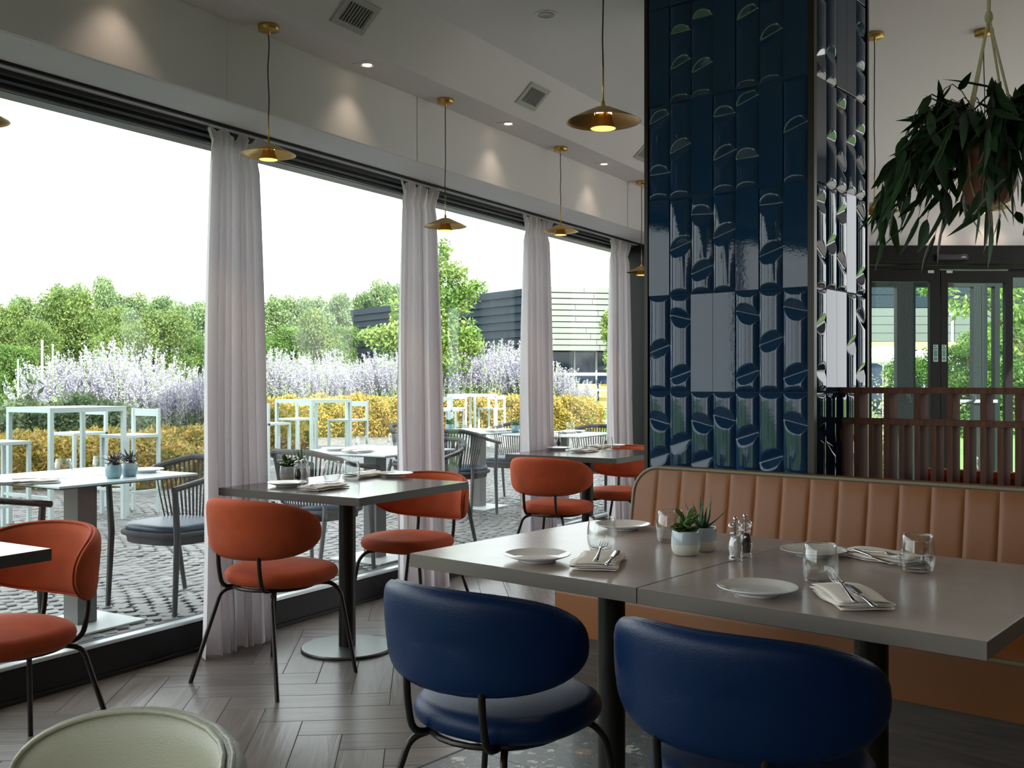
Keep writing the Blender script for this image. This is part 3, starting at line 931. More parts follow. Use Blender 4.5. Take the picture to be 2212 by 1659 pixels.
# ================================================================== CURVED-BACK CHAIRS
def make_chair(name, label, mat, cat='chair', R=.33, half=68, hh=.1175, zc=.637, pexp=2.5, thick=.023, yb=-.25, tilt=.10, seat_r=.223):
    root = thing(name, label, cat)
    rings, seg = 9, 56
    def pt(u, v, off):
        th = u * rad(half)
        rr = R - .025 + off
        z = zc + v * hh
        y = (yb + R) - rr * math.cos(th) - (z - zc) * tilt
        return (rr * math.sin(th), y, z)
    m = MB()
    vs = []; fs = []
    def rim(k):
        a = 2 * PI * k / seg
        c, s = math.cos(a), math.sin(a)
        return (math.copysign(abs(c) ** (2 / pexp), c), math.copysign(abs(s) ** (2 / pexp), s))
    rr = [math.sin(PI / 2 * i / rings) for i in range(rings + 1)]
    for side in (1, -1):
        o = len(vs)
        vs.append(pt(0, 0, side * thick))
        for i in range(1, rings + 1):
            t = thick * max(0, 1 - rr[i] ** 7) ** .5
            if i == rings: t = thick * .18
            for k in range(seg):
                ru, rv = rim(k)
                vs.append(pt(ru * rr[i], rv * rr[i], side * t))
        for k in range(seg):
            k2 = (k + 1) % seg
            f = (o, o + 1 + k, o + 1 + k2)
            fs.append(f if side < 0 else f[::-1])
            for i in range(rings - 1):
                a = o + 1 + i * seg
                f = (a + k, a + seg + k, a + seg + k2, a + k2)
                fs.append(f if side < 0 else f[::-1])
    n1 = 1 + rings * seg
    b1 = 1 + (rings - 1) * seg; b2 = n1 + b1
    for k in range(seg):
        k2 = (k + 1) % seg
        fs.append((b1 + k, b1 + k2, b2 + k2, b2 + k))
    m.add(vs, fs)
    bk = m.build('backrest', mat, root, 'full')
    pm = MB()
    for off in (thick * .02, -thick * .52):
        pm.sweep([pt(rim(k)[0] * .992, rim(k)[1] * .992, off) for k in range(seg)], .0038, 6, closed=True, up=(0, 1, 0))
    pm.build('piping', mat, bk, 'full')
    # seat
    sz0, sz1 = .396, .468
    prof = [(0, sz0)]
    for k in range(9):
        a = -PI / 2 + PI * k / 8
        prof.append((seat_r - .034 + .034 * math.cos(a), (sz0 + sz1) / 2 - .004 + .032 * math.sin(a)))
    prof += [(seat_r * .6, sz1 - .001), (seat_r * .3, sz1 + .002), (0, sz1 + .003)]
    sm = MB(); sm.lathe(prof, 48)
    sm.v = [(x * (1.02 - .03 * math.cos(4 * math.atan2(y, x))), .042 + y * (1 - .03 * math.cos(4 * math.atan2(y, x))), z) for x, y, z in sm.v]
    sm.build('seat', mat, root, 'full')
    for sx in (-1, 1):
        MB().sweep(rounded_path([(sx * .238, -.232, 0.0), (sx * .140, -.160, .372), (sx * .10, -.10, .388)], .03), .0088, 10).build('leg', M_LEG, root, True)
        MB().sweep(rounded_path([(sx * .238, .232, 0.0), (sx * .186, .196, .340), (sx * .160, .172, .380), (sx * .09, .09, .388)], .035), .0088, 10).build('leg', M_LEG, root, True)
        MB().sweep(rounded_path([(sx * .112, yb + .047, .555), (sx * .112, yb + .050, .48), (sx * .111, yb + .068, .392), (sx * .09, -.05, .387)], .04), .0088, 10).build('back_support', M_LEG, root, True)
    MB().sweep([(.165 * math.cos(2 * PI * k / 24), .165 * math.sin(2 * PI * k / 24), .390) for k in range(24)], .008, 8, closed=True).build('seat_ring', M_LEG, root, True)
    return root

T1C = Vector((-.754, 4.66, 0)); T2C = Vector((.504, 6.80, 0)); T0C = Vector((-1.846, 2.733, 0))
ch = make_chair('dining_chair', 'orange velvet chair beside the first curtain, its curved back to the room', M_ORANGE)
ch.location = (-.98, 4.205, 0); ch.rotation_euler = (0, 0, -RW)
WG = 'orange velvet chairs at the window tables'
ch['group'] = WG
place(ch, (-.497, 5.10, 0), PI - RW, 'orange velvet chair facing the room between the second curtain and the laid window table', WG)
place(ch, (-1.575, 3.19, 0), PI - RW, 'orange velvet chair facing the room below the outdoor table with blue pots', WG)
place(ch, (.272, 6.45, 0), -RW, 'orange velvet chair before the third curtain, its curved back to the room', WG)
place(ch, (.785, 7.33, 0), PI - RW, 'orange velvet chair facing the room in front of the fourth curtain', WG)
BG = 'blue leather chairs at the long table'
bc = make_chair('dining_chair', 'blue leather chair at the long table, its whole round seat showing', M_BLUE)
bc['group'] = BG
bc.location = (-.035, 2.47, 0); bc.rotation_euler = (0, 0, -rad(37))
place(bc, (.492, 2.075, 0), -rad(37), 'blue leather chair drawn up close to the plain end of the long table', BG)
be = make_chair('dining_chair', 'sage beige leather chair with piped edge standing alone on the oak floor', M_BEIGE)
be.location = (-.587, 1.23, 0); be.rotation_euler = (0, 0, -rad(232.5))
# blue chairs at the far table behind the divider
FTC = tpt(1.02, 2.98)
place(bc, tuple(tpt(.88, 3.62)), PI - RT, 'blue leather chair at the table beyond the slatted divider', 'blue chairs beyond the divider')
place(bc, tuple(tpt(1.50, 3.62)), PI - RT, 'blue leather chair at the table beyond the slatted divider', 'blue chairs beyond the divider')

# ================================================================== TABLES
TZ = .75
def window_table(label, loc):
    t = thing('dining_table', label, 'table', tuple(loc), -RW, 'square window tables')
    MB().box(-.4, .4, -.4, .4, TZ - .034, TZ - .001, .001).build('edge_band', M_EDGEW, t)
    MB().box(-.3985, .3985, -.3985, .3985, TZ - .0012, TZ, .0003).build('tabletop', M_TOPW, t)
    MB().box(-.14, .14, -.14, .14, TZ - .042, TZ - .034).build('mounting_plate', M_POST, t)
    MB().lathe([(.0385, .012), (.0385, TZ - .04)], 28, close=True).build('post', M_POST, t, True)
    MB().lathe([(0, .004), (.205, .004), (.209, .007), (.209, .010), (.205, .014), (.05, .0155), (0, .0155)], 56).build('base_plate', M_BASE, t, True)
    MB().lathe([(0, 0), (.2, 0), (.2, .004), (0, .004)], 40).build('base_foot', M_BLACK, t, True)
    return t
wt1 = window_table('square brown window table with orange chairs between the first and second curtains', T1C)
place(wt1, tuple(T2C), -RW, 'square brown window table between the third and fourth curtains')
place(wt1, tuple(T0C), -RW, 'brown window table of which only one bare corner shows')
def long_table(label, a0, a1, loc_a):
    t = thing('dining_table', label, 'table', tuple(tpt(a0, 0)), -RT, 'tables pushed together at the bench')
    w = a1 - a0
    MB().box(0, w, 0, .885, TZ - .0365, TZ - .001, .001).build('edge_band', M_EDGE, t)
    MB().box(.0012, w - .0012, .0012, .8838, TZ - .0012, TZ, .0003).build('tabletop', M_TOPF, t)
    MB().box(.12, w - .12, .2, .68, TZ - .045, TZ - .0365).build('mounting_plate', M_POST, t)
    MB().lathe([(.039, .012), (.039, TZ - .04)], 28, cx=loc_a, cy=.44, close=True).build('post', M_POST, t, True)
    MB().lathe([(0, .003), (.225, .003), (.229, .008), (.224, .014), (.05, .0155), (0, .0155)], 56, cx=loc_a, cy=.44).build('base_plate', M_BASE, t, True)
    return t
long_table('taupe stone-topped table at the tan bench carrying the succulent pots', 0, .7325, .366)
long_table('taupe stone-topped table at the tan bench with one bare end', .7355, 1.482, .373)
ft = long_table('taupe table glimpsed beyond the slatted divider', 0, .75, .375)
ft.location = tpt(.66, 2.62); ft['group'] = 'tables beyond the divider'
ft2 = place(ft, tuple(tpt(1.42, 2.62)), -RT)

# ================================================================== TABLEWARE
def world_obj(name, mb_list, label, cat, loc, rz=0, group=None):
    root = thing(name, label, cat, loc, rz, group)
    for nm, mb, mat, sm in mb_list: mb.build(nm, mat, root, sm)
    return root
PLATE = MB().lathe([(0, .006), (.055, .006), (.062, .0075), (.087, .0165), (.0885, .0185), (.0875, .0195), (.086, .0190), (.062, .0105), (.056, .0088), (0, .0088)], 56)
PLATE.lathe([(.050, .0065), (.049, 0), (.046, 0), (.045, .0065)], 40)
PLATE_ME = PLATE.mesh('plate', M_PLATE, 'full')
def plate(p, label, group):
    o = link('plate', PLATE_ME, None, tuple(p)); return tag(o, label, 'plate', group)
GP = [(0, .0), (.029, 0), (.033, .002), (.0365, .010), (.0405, .026), (.0415, .042), (.0400, .062), (.0370, .080), (.0350, .0925), (.0342, .0932), (.0335, .0925),
      (.0356, .080), (.0386, .062), (.0400, .042), (.0390, .027), (.035, .0135), (.030, .0085), (0, .0075)]
GLASS_ME = MB().lathe(GP, 44).mesh('tumbler', M_GLASS, 'full')
def tumbler(p, label, group, rz=0):
    o = link('tumbler', GLASS_ME, None, tuple(p)); return tag(o, label, 'glass', group)
def make_napkin():
    rng = random.Random(4)
    W, Lh = .115, .20
    # cross-section: cloth folded over itself three times, soft roll on the left
    path = []
    z = .0015
    lay = [(-.048, .049, .0015), (.052, -.050, .0050), (-.054, .050, .0085), (.050, -.046, .0118)]
    for i, (x0, x1, zz) in enumerate(lay):
        for k in range(9):
            t = k / 8
            path.append((x0 + (x1 - x0) * t, zz + .0012 * math.sin(t * PI) * (i > 0)))
        if i < 3:
            sgn = 1 if x1 > x0 else -1
            path += [(x1 + sgn * .0028, zz + .0009), (x1 + sgn * .0032, zz + .0022)]
    m = MB()
    n = len(path)
    ny = 10
    vs = []
    for j in range(ny + 1):
        y = -Lh / 2 + Lh * j / ny
        for (x, z) in path:
            vs.append((x * 1.1 + .004 * math.sin(j * .7 + z * 300), y + .005 * math.sin(z * 500), max(.0008, z * 1.5 + .0009 * math.sin(j * 1.3 + x * 60))))
    fs = [(j * n + i, j * n + i + 1, (j + 1) * n + i + 1, (j + 1) * n + i) for j in range(ny) for i in range(n - 1)]
    m.add(vs, fs)
    me = m.mesh('napkin', M_NAPKIN, 'full')
    return me
NAP_ME = make_napkin()
def napkin(p, rz, label, group):
    o = link('napkin', NAP_ME, None, tuple(p), rz)
    md = o.modifiers.new('cloth thickness', 'SOLIDIFY'); md.thickness = .0011; md.offset = 0
    return tag(o, label, 'napkin', group)
def fork_mesh():
    m = MB()
    m.sweep([(0, -.095, .002), (0, -.088, .0025), (0, -.05, .0035), (0, -.01, .006), (0, .012, .0085), (0, .028, .0075), (0, .036, .006)],
            [(.0045, .0013), (.0062, .0016), (.0042, .0014), (.0024, .0013), (.0030, .0012), (.0085, .0009), (.0098, .0008)], 8)
    for k in (-1.5, -.5, .5, 1.5):
        x = k * .0055
        m.sweep([(x * .95, .034, .006), (x, .055, .0035), (x, .075, .0045), (x * .98, .094, .0085)], [(.0016, .0009), (.0015, .0009), (.0013, .0008), (.0006, .0005)], 6)
    return m.mesh('fork', M_STEEL, 'full')
def knife_mesh():
    m = MB()
    m.sweep([(0, -.10, .003), (0, -.094, .004), (0, -.06, .0042), (0, -.02, .0035), (0, 0, .003)], [(.0042, .0028), (.0058, .0036), (.0048, .0032), (.0036, .0026), (.0042, .002)], 8)
    m.sweep([(0, -.002, .003), (.001, .012, .0032), (.0015, .05, .0034), (.001, .09, .0036), (-.002, .108, .0038)], [(.0045, .0016), (.0085, .0011), (.0092, .0009), (.0078, .0008), (.0016, .0006)], 8)
    return m.mesh('knife', M_STEEL, 'full')
FORK_ME, KNIFE_ME = fork_mesh(), knife_mesh()
def cutlery(me, name, p, d, label, group, tilt=0.0):
    rz = math.atan2(-d[0], d[1])
    o = link(name, me, None, tuple(p)); o.rotation_euler = (tilt, 0, rz); o.scale = (1.2, 1.1, 1.1)
    return tag(o, label, name, group)
def lerp_set(px_tip, px_end, z):
    a = on_plane(*px_tip, z); b = on_plane(*px_end, z)
    d = (a - b); d.z = 0; d.normalize()
    return (a + b) / 2, d

def mill(p, fill_mat, label, group):
    r = thing('spice_mill', label, 'mill', tuple(p), 0, group)
    MB().lathe([(0, 0), (.0185, 0), (.0190, .004), (.0185, .012), (.0165, .014), (.0170, .020), (.0198, .034), (.0190, .046), (.0150, .060), (.0138, .068), (.0160, .071), (.0165, .074), (.0150, .077),
                (.0160, .080), (.0195, .088), (.0195, .093), (.0150, .099), (.0060, .102), (.0035, .104), (0, .104)], 28).build('body', M_ACRYL, r, 'full')
    MB().lathe([(0, .014), (.0135, .014), (.0165, .032), (.0155, .046), (.0125, .058), (.0120, .064), (0, .065)], 20).build('filling', fill_mat, r, True)
    MB().lathe([(0, .103), (.003, .1035), (.0055, .108), (.0048, .114), (.0022, .117), (0, .1175)], 16).build('knob', M_STEEL, r, True)
    MB().lathe([(.0022, .066), (.0022, .1035)], 8).build('spindle', M_STEEL, r, True)
    return r

def leaf_solid(L, W, T, curl=.25, n=7):
    """a single succulent leaf along +y"""
    m = MB()
    pts = []; rr = []
    for i in range(n + 1):
        t = i / n
        pts.append((0, L * t, L * curl * t * t))
        w = math.sin(PI * min(1, t * .92 + .06)) ** .7
        rr.append((W * w + .0003, T * w + .0003))
    m.sweep(pts, rr, 8)
    return m
def spike_leaf(L, W, T, curl=.3, n=7):
    m = MB()
    pts = []; rr = []
    for i in range(n + 1):
        t = i / n
        pts.append((0, L * t, L * curl * (t * t)))
        rr.append((W * (1 - t) ** .8 + .0002, T * (1 - t) ** .8 + .0002))
    return m.sweep(pts, rr, 8)
SUC_ME = [leaf_solid(.032, .0105, .0020, .1).mesh('leaf', M_SUCC, 'full'), leaf_solid(.026, .0095, .0020, .25).mesh('leaf', M_SUCC, 'full')]
ALO_ME = [spike_leaf(.075, .0065, .0028, .15).mesh('leaf', M_ALOE, 'full'), spike_leaf(.058, .006, .0028, .5).mesh('leaf', M_ALOE, 'full')]
DRK_ME = [spike_leaf(.04, .006, .0018, .35).mesh('leaf', M_SUCD, 'full')]
def pot_parts(root, teal=False, s=1.0):
    top = [(.0255, .0), (.029, .003), (.0335, .012), (.0348, .024)]
    up = [(.0348, .024), (.0345, .036), (.0325, .050), (.0318, .053), (.0305, .053), (.031, .048), (0, .047)]
    MB().lathe([(0, 0)] + top, 40).build('pot_base', M_POTT if teal else M_POTC, root, 'full')
    MB().lathe(up[:6], 40).build('pot', M_POTT if teal else M_POTB, root, 'full')
    MB().lathe([(.031, .0475), (.018, .049), (0, .050)], 24).build('soil', M_SOIL, root, True)
def jade_pot(p, label, group, seed=1, teal=False, dark=False):
    rng = random.Random(seed)
    r = thing('potted_succulent', label, 'potted plant', tuple(p), rng.uniform(0, 6), group)
    r.scale = (1.12, 1.12, 1.25)
    pot_parts(r, teal)
    n = 30
    for i in range(n):
        az = rng.uniform(0, 2 * PI); rad_ = rng.uniform(0, .02); zz = .048 + rng.uniform(0, .034)
        el = rng.uniform(-.35, .8)
        me = rng.choice(DRK_ME if dark else SUC_ME)
        o = link('leaf', me, r, (rad_ * math.cos(az), rad_ * math.sin(az), zz))
        o.rotation_euler = Matrix.Rotation(az - PI / 2, 3, 'Z').to_4x4().to_3x3().to_euler()
        o.rotation_euler = (Matrix.Rotation(az - PI / 2, 3, 'Z') @ Matrix.Rotation(el, 3, 'X') @ Matrix.Rotation(rng.uniform(-.5, .5), 3, 'Y')).to_euler()
    for i in range(6):
        az = rng.uniform(0, 2 * PI)
        MB().sweep([(0, 0, .045), (.006 * math.cos(az), .006 * math.sin(az), .062), (.014 * math.cos(az), .014 * math.sin(az), .082)], [.0022, .0018, .0012], 6).build('stem', M_SUCC, r, True)
    return r
def aloe_pot(p, label, group, seed=1, teal=False):
    rng = random.Random(seed)
    r = thing('potted_aloe', label, 'potted plant', tuple(p), rng.uniform(0, 6), group)
    r.scale = (1.12, 1.12, 1.25)
    pot_parts(r, teal)
    for i in range(11):
        az = i * 2.4 + rng.uniform(-.2, .2); el = .25 + 1.1 * (i / 11) + rng.uniform(-.1, .1)
        o = link('leaf', ALO_ME[i % 2], r, (.004 * math.cos(az), .004 * math.sin(az), .050))
        o.rotation_euler = (Matrix.Rotation(az - PI / 2, 3, 'Z') @ Matrix.Rotation(el, 3, 'X')).to_euler()
    return r

LG = 'place settings on the long table'
def T(px, py): return on_plane(px, py, TZ + .0004)
plate(T(1160, 1211), 'white plate on the long table beside the napkin nearest the windows', 'plates on the long table')
plate(T(1345, 1143), 'white plate on the long table beside the bench end, behind a tumbler', 'plates on the long table')
plate(T(1636, 1283), 'white plate on the long table before the blue chair by the bare end', 'plates on the long table')
plate(T(1757, 1200), 'white plate on the long table partly seen through a tumbler', 'plates on the long table')
tumbler(T(1300, 1189), 'tumbler on the long table standing just behind the napkin nearest the windows', 'tumblers on the long table')
tumbler(T(1448, 1172), 'tumbler on the long table half hidden by the succulent pot', 'tumblers on the long table')
tumbler(T(1772, 1260), 'tumbler on the long table in front of a plate, touching a napkin corner', 'tumblers on the long table')
tumbler(T(1982, 1236), 'tumbler on the long table standing alone towards the bare end by the bench', 'tumblers on the long table')
jade_pot(T(1481, 1198), 'pale blue and cream pot of jade-leaved succulent on the long table', 'succulent pots on the long table', 3)
aloe_pot(T(1519, 1189), 'pale blue and cream pot with a spiky aloe on the long table', 'succulent pots on the long table', 8)
mill(T(1588, 1212), M_SALT, 'clear acrylic mill filled with white salt on the long table', 'mills on the long table')
mill(T(1609, 1204), M_PEPPER, 'clear acrylic mill filled with peppercorns on the long table', 'mills on the long table')
def nap_at(c, left, right, label, group):
    p = T(*c); d = T(*right) - T(*left)
    return napkin(p, math.atan2(d.y, d.x), label, group), p, math.atan2(d.y, d.x)
# napkin nearest the windows: edge along the table front
nap_at((1292, 1219), (1241, 1238), (1329, 1242), 'folded cream napkin on the long table between two plates near the windows', 'napkins on the long table')
nap_at((1836, 1298), (1806, 1330), (1920, 1330), 'folded cream napkin on the long table before the blue chair by the bare end', 'napkins on the long table')
n3 = nap_at((1912, 1209), (1897, 1229), (1989, 1213), 'folded cream napkin on the long table on the bench side, behind a tumbler', 'napkins on the long table')
NZ = TZ + .0215
def cut(me, nm, tip, end, label, group, z=NZ):
    p, d = lerp_set(tip, end, z)
    if nm == 'fork': p = p + Vector((0, 0, .006))
    cutlery(me, nm, p, d, label, group, .06 if nm == 'fork' else .0)
cut(FORK_ME, 'fork', (1312, 1176), (1278, 1225), 'steel fork on the napkin nearest the windows', 'cutlery on the long table')
cut(KNIFE_ME, 'knife', (1338, 1184), (1305, 1233), 'steel knife on the napkin nearest the windows', 'cutlery on the long table')
cut(FORK_ME, 'fork', (1784, 1248), (1866, 1316), 'steel fork on the napkin in front of the blue chair by the bare end', 'cutlery on the long table')
cut(KNIFE_ME, 'knife', (1824, 1262), (1896, 1320), 'steel knife on the napkin in front of the blue chair by the bare end', 'cutlery on the long table')
cut(FORK_ME, 'fork', (1950, 1218), (1868, 1191), 'steel fork on the bench-side napkin', 'cutlery on the long table')
cut(KNIFE_ME, 'knife', (1938, 1224), (1840, 1189), 'steel knife on the bench-side napkin', 'cutlery on the long table')
# laid window table
def set_group(prefix, items, z=TZ + .0004, cutl=True):
    for kind, px, py, label, extra in items:
        p = on_plane(px, py, z)
        g = prefix
        if kind == 'plate': plate(p, label, 'plates on ' + g)
        elif kind == 'glass': tumbler(p, label, 'tumblers on ' + g)
        elif kind == 'jade': jade_pot(p, label, 'pots on ' + g, extra)
        elif kind == 'teal': jade_pot(p, label, 'pots on ' + g, extra, True, True)
        elif kind == 'tealg': jade_pot(p, label, 'pots on ' + g, extra, True, False)
        elif kind == 'aloe': aloe_pot(p, label, 'pots on ' + g, extra)
        elif kind == 'salt': mill(p, M_SALT, label, 'mills on ' + g)
        elif kind == 'pepper': mill(p, M_PEPPER, label, 'mills on ' + g)
        elif kind == 'napkin':
            napkin(p, extra, label, 'napkins on ' + g)
            d = Vector((-math.sin(extra), math.cos(extra), 0)); q = Vector((math.cos(extra), math.sin(extra), 0))
            c = p + Vector((0, 0, .0212))
            cutlery(FORK_ME, 'fork', c - q * .018 + d * .012, d, 'steel fork lying on the ' + label, 'cutlery on ' + g)
            cutlery(KNIFE_ME, 'knife', c + q * .016 + d * .006, d, 'steel knife lying on the ' + label, 'cutlery on ' + g)
set_group('the window table by the first curtain', [
    ('plate', 620, 1050, 'white plate on the window table nearest the first curtain, in front of the pot', 0),
    ('plate', 855, 1029, 'white plate on the window table in front of the orange chair facing the room', 0),
    ('jade', 622, 1037, 'pale pot of jade succulent on the window table by the first curtain', 11),
    ('aloe', 650, 1029, 'pot with dark spiky aloe on the window table behind the mills', 12),
    ('pepper', 644, 1042, 'acrylic pepper mill on the window table by the first curtain', 0),
    ('salt', 657, 1038, 'acrylic salt mill on the window table by the first curtain', 0),
    ('glass', 717, 1039, 'tumbler on the window table behind the folded napkin by the first curtain', 0),
    ('glass', 759, 1037, 'tumbler on the window table with a napkin seen through it', 0),
    ('napkin', 698, 1056, 'folded napkin at the front edge of the first window table', -RW),
    ('napkin', 790, 1030, 'folded napkin behind the tumblers on the first window table', PI - RW)])
set_group('the window table by the third curtain', [
    ('plate', 1206, 972, 'white plate on the window table by the third curtain, near its pot', 0),
    ('plate', 1325, 966, 'white plate on the window table beside the fourth curtain', 0),
    ('jade', 1173, 968, 'pale pot of jade succulent on the window table by the third curtain', 21),
    ('salt', 1196, 968, 'acrylic salt mill on the window table by the third curtain', 0),
    ('pepper', 1207, 967, 'acrylic pepper mill on the window table by the third curtain', 0),
    ('glass', 1237, 972, 'tumbler on the window table by the third curtain next to the mills', 0),
    ('glass', 1311, 972, 'tumbler on the window table towards the fourth curtain', 0),
    ('napkin', 1262, 976, 'folded napkin on the window table by the third curtain', -RW),
    ('napkin', 1290, 968, 'folded napkin on the window table by the fourth curtain', PI - RW)])
mill(on_plane(2104, 1030, TZ), M_PEPPER, 'acrylic mill on the table beyond the slatted divider', 'mills beyond the divider')

# ================================================================== PENDANT LAMPS
PEND = MB  # alias
shade_prof = [(.010, .0435), (.022, .0425), (.060, .0255), (.095, .0090), (.1120, .0004), (.1130, -.0004), (.1118, -.0008), (.095, .0070), (.060, .0235), (.022, .0405), (.010, .0415)]
ME_SHADE = MB().lathe(shade_prof, 64).mesh('shade', M_BRASS, 'full')
ME_NECK = MB().lathe([(0, .064), (.0032, .064), (.006, .056), (.0068, .048), (.0072, .043), (0, .043)], 20).mesh('joint', M_BRASS, 'full')
ME_HOUS = MB().lathe([(.0255, .0415), (.0255, .020), (.0262, .0195), (.0275, .005), (.0330, -.010), (.0385, -.0195), (.0390, -.0215), (.0375, -.0215), (.031, -.008), (0, -.004)], 40).mesh('lamp_head', M_BRASS, 'full')
ME_SLOT = MB()
for k in range(4):
    a0 = k * PI / 2 + .25; a1 = a0 + 1.0
    vs = []
    for j in range(7):
        a = a0 + (a1 - a0) * j / 6
        for z in (.021, .038): vs.append((.0259 * math.cos(a), .0259 * math.sin(a), z))
    ME_SLOT.add(vs, [(2 * j, 2 * j + 2, 2 * j + 3, 2 * j + 1) for j in range(6)])
ME_SLOT = ME_SLOT.mesh('light_slot', M_SLOT)
ME_DIFF = MB().lathe([(0, -.0205), (.0372, -.0205)], 40).mesh('diffuser', M_GLOW)
ME_STEM = MB().lathe([(0, .055), (.0027, .055), (.0027, .165), (0, .165)], 12).mesh('stem', M_BRASS, 'full')
ME_CAP = MB().lathe([(0, 0), (.043, 0), (.0435, -.001), (.0435, -.021), (.042, -.0225), (.008, -.0225), (.008, -.030), (.0055, -.038), (.002, -.040), (0, -.040)], 40).mesh('ceiling_cap', M_BRASS, 'full')
def pendant(px, ycam, zrim, zceil, label, group, loc=None):
    p = Vector(((px - 1106) / F * ycam, ycam, zrim)) if loc is None else Vector(loc)
    r = thing('pendant_lamp', label, 'pendant lamp', tuple(p), random.random() * 6, group)
    link('shade', ME_SHADE, r); link('joint', ME_NECK, r)
    hd = link('lamp_head', ME_HOUS, r)
    link('light_slot', ME_SLOT, hd); link('diffuser', ME_DIFF, hd)
    link('stem', ME_STEM, r)
    H = zceil - p.z
    link('ceiling_cap', ME_CAP, r, (0, 0, H))
    n = 8
    MB().sweep([(.0025 * math.sin(i * 1.1), .0015 * math.sin(i * 1.7), .16 + (H - .038 - .16) * i / n) if 0 < i < n else (0, 0, .16 + (H - .038 - .16) * i / n) for i in range(n + 1)], .0024, 8, up=(1, 0, 0)).build('cord', M_CORD, r, True)
    ld = bpy.data.lights.new('pendant_bulb' + ('_offscreen' if px < 0 else ''), 'SPOT'); ld.energy = 2.0; ld.color = (1, .72, .40); ld.spot_size = rad(110); ld.spot_blend = .6; ld.shadow_soft_size = .03
    lo = bpy.data.objects.new('pendant_bulb' + ('_offscreen' if px < 0 else ''), ld); COL.objects.link(lo); lo.parent = hd; lo.location = (0, 0, -.024)
    return r
def strip_pt(px, s):
    k = (px - 1106) / F
    Y = (3.6 - s) / (.515 - .857 * k)
    return Y
PG = 'brass pendants along the window strip'
for px, z, lab in ((-65, 2.03, 'brass saucer pendant of which only the rim edge shows beside the first pane'),
                   (580, 2.165, 'brass saucer pendant hanging in front of the first curtain top'),
                   (962, 2.035, 'brass saucer pendant hanging beside the second curtain'),
                   (1211, 2.17, 'brass saucer pendant hanging at the third curtain top'),
                   (1386, 2.03, 'brass saucer pendant beside the fourth curtain, cut by the tiled column')):
    pendant(px, strip_pt(px, .55), z, 2.703, lab, PG)
pendant(1303, 3.056, 2.0, 2.90, 'large-looking brass saucer pendant over the long table beside the tiled column', None)
pendant(1889, 4.91, 2.04, 2.90, 'brass saucer pendant between the tiled column and the hanging plant', None)
pendant(2126, 4.87, 2.05, 2.90, 'brass pendant cap and cord behind the hanging plant', None)

# ================================================================== DOWNLIGHTS, VENTS
def ray_z(px, py, z): return at_depth(px, py, F * (z - CAM_H) / (HORIZON - py))
def downlight(p, rz, label, group, power=1.0, off=False):
    r = thing('downlight', label, 'downlight', tuple(p), rz, group)
    m = MB()
    S, r1 = .05, .030
    n = 32
    vs = []; fs = []
    for k in range(n):
        a = 2 * PI * k / n
        c, s_ = math.cos(a), math.sin(a)
        q = S / max(abs(c), abs(s_))
        vs += [(r1 * c, r1 * s_, -.003), (q * c, q * s_, -.003), (q * c, q * s_, 0)]
    for k in range(n):
        a, b = 3 * k, 3 * ((k + 1) % n)
        fs += [(a, b, b + 1, a + 1), (a + 1, b + 1, b + 2, a + 2)]
    m.add(vs, fs).build('plate', M_CEIL, r)
    MB().lathe([(.030, -.004), (.029, -.002), (.0285, 0), (.022, -.0008)], 28).build('ring', M_GRILLE, r, True)
    MB().lathe([(0, -.0022), (.022, -.0022)], 24).build('bulb', M_SPOT, r)
    ld = bpy.data.lights.new('downlight_beam' + ('_offscreen' if off else ''), 'SPOT'); ld.energy = power; ld.color = (1, .78, .58); ld.spot_size = rad(95); ld.spot_blend = 1.0; ld.shadow_soft_size = .02
    lo = bpy.data.objects.new('downlight_beam' + ('_offscreen' if off else ''), ld); COL.objects.link(lo); lo.parent = r; lo.location = (0, 0, -.012)
    return r
DG = 'square downlights in the window strip'
for px, py in ((793, 140), (1098, 267), (1305, 354)):
    downlight(ray_z(px, py, 2.703), -RW, 'square recessed spotlight in the ceiling strip above the curtains', DG)
pprev = ray_z(793, 140, 2.703) - DW * 1.31
downlight(pprev, -RW, 'square recessed spotlight in the ceiling strip above the curtains', DG, off=True)
for px, py in ((2043, 440), (2150, 441)):
    p = ray_z(px, py, 2.675)
    downlight(p, 0, 'small recessed spotlight in the soffit over the entrance doors', 'spotlights over the doors', 2)
dr = thing('round_downlight', 'white round unlit downlight in the upper ceiling', 'downlight', tuple(ray_z(1180, 31, 2.90)))
MB().lathe([(.054, 0), (.054, -.004), (.050, -.006), (.042, -.005), (.036, -.001), (.030, .0), (0, .0)], 40).build('trim_ring', M_WHITEP, dr, True)
MB().lathe([(.036, -.0055), (.030, -.0015), (0, -.001)], 32).build('lens', M_GRILLE, dr, True)
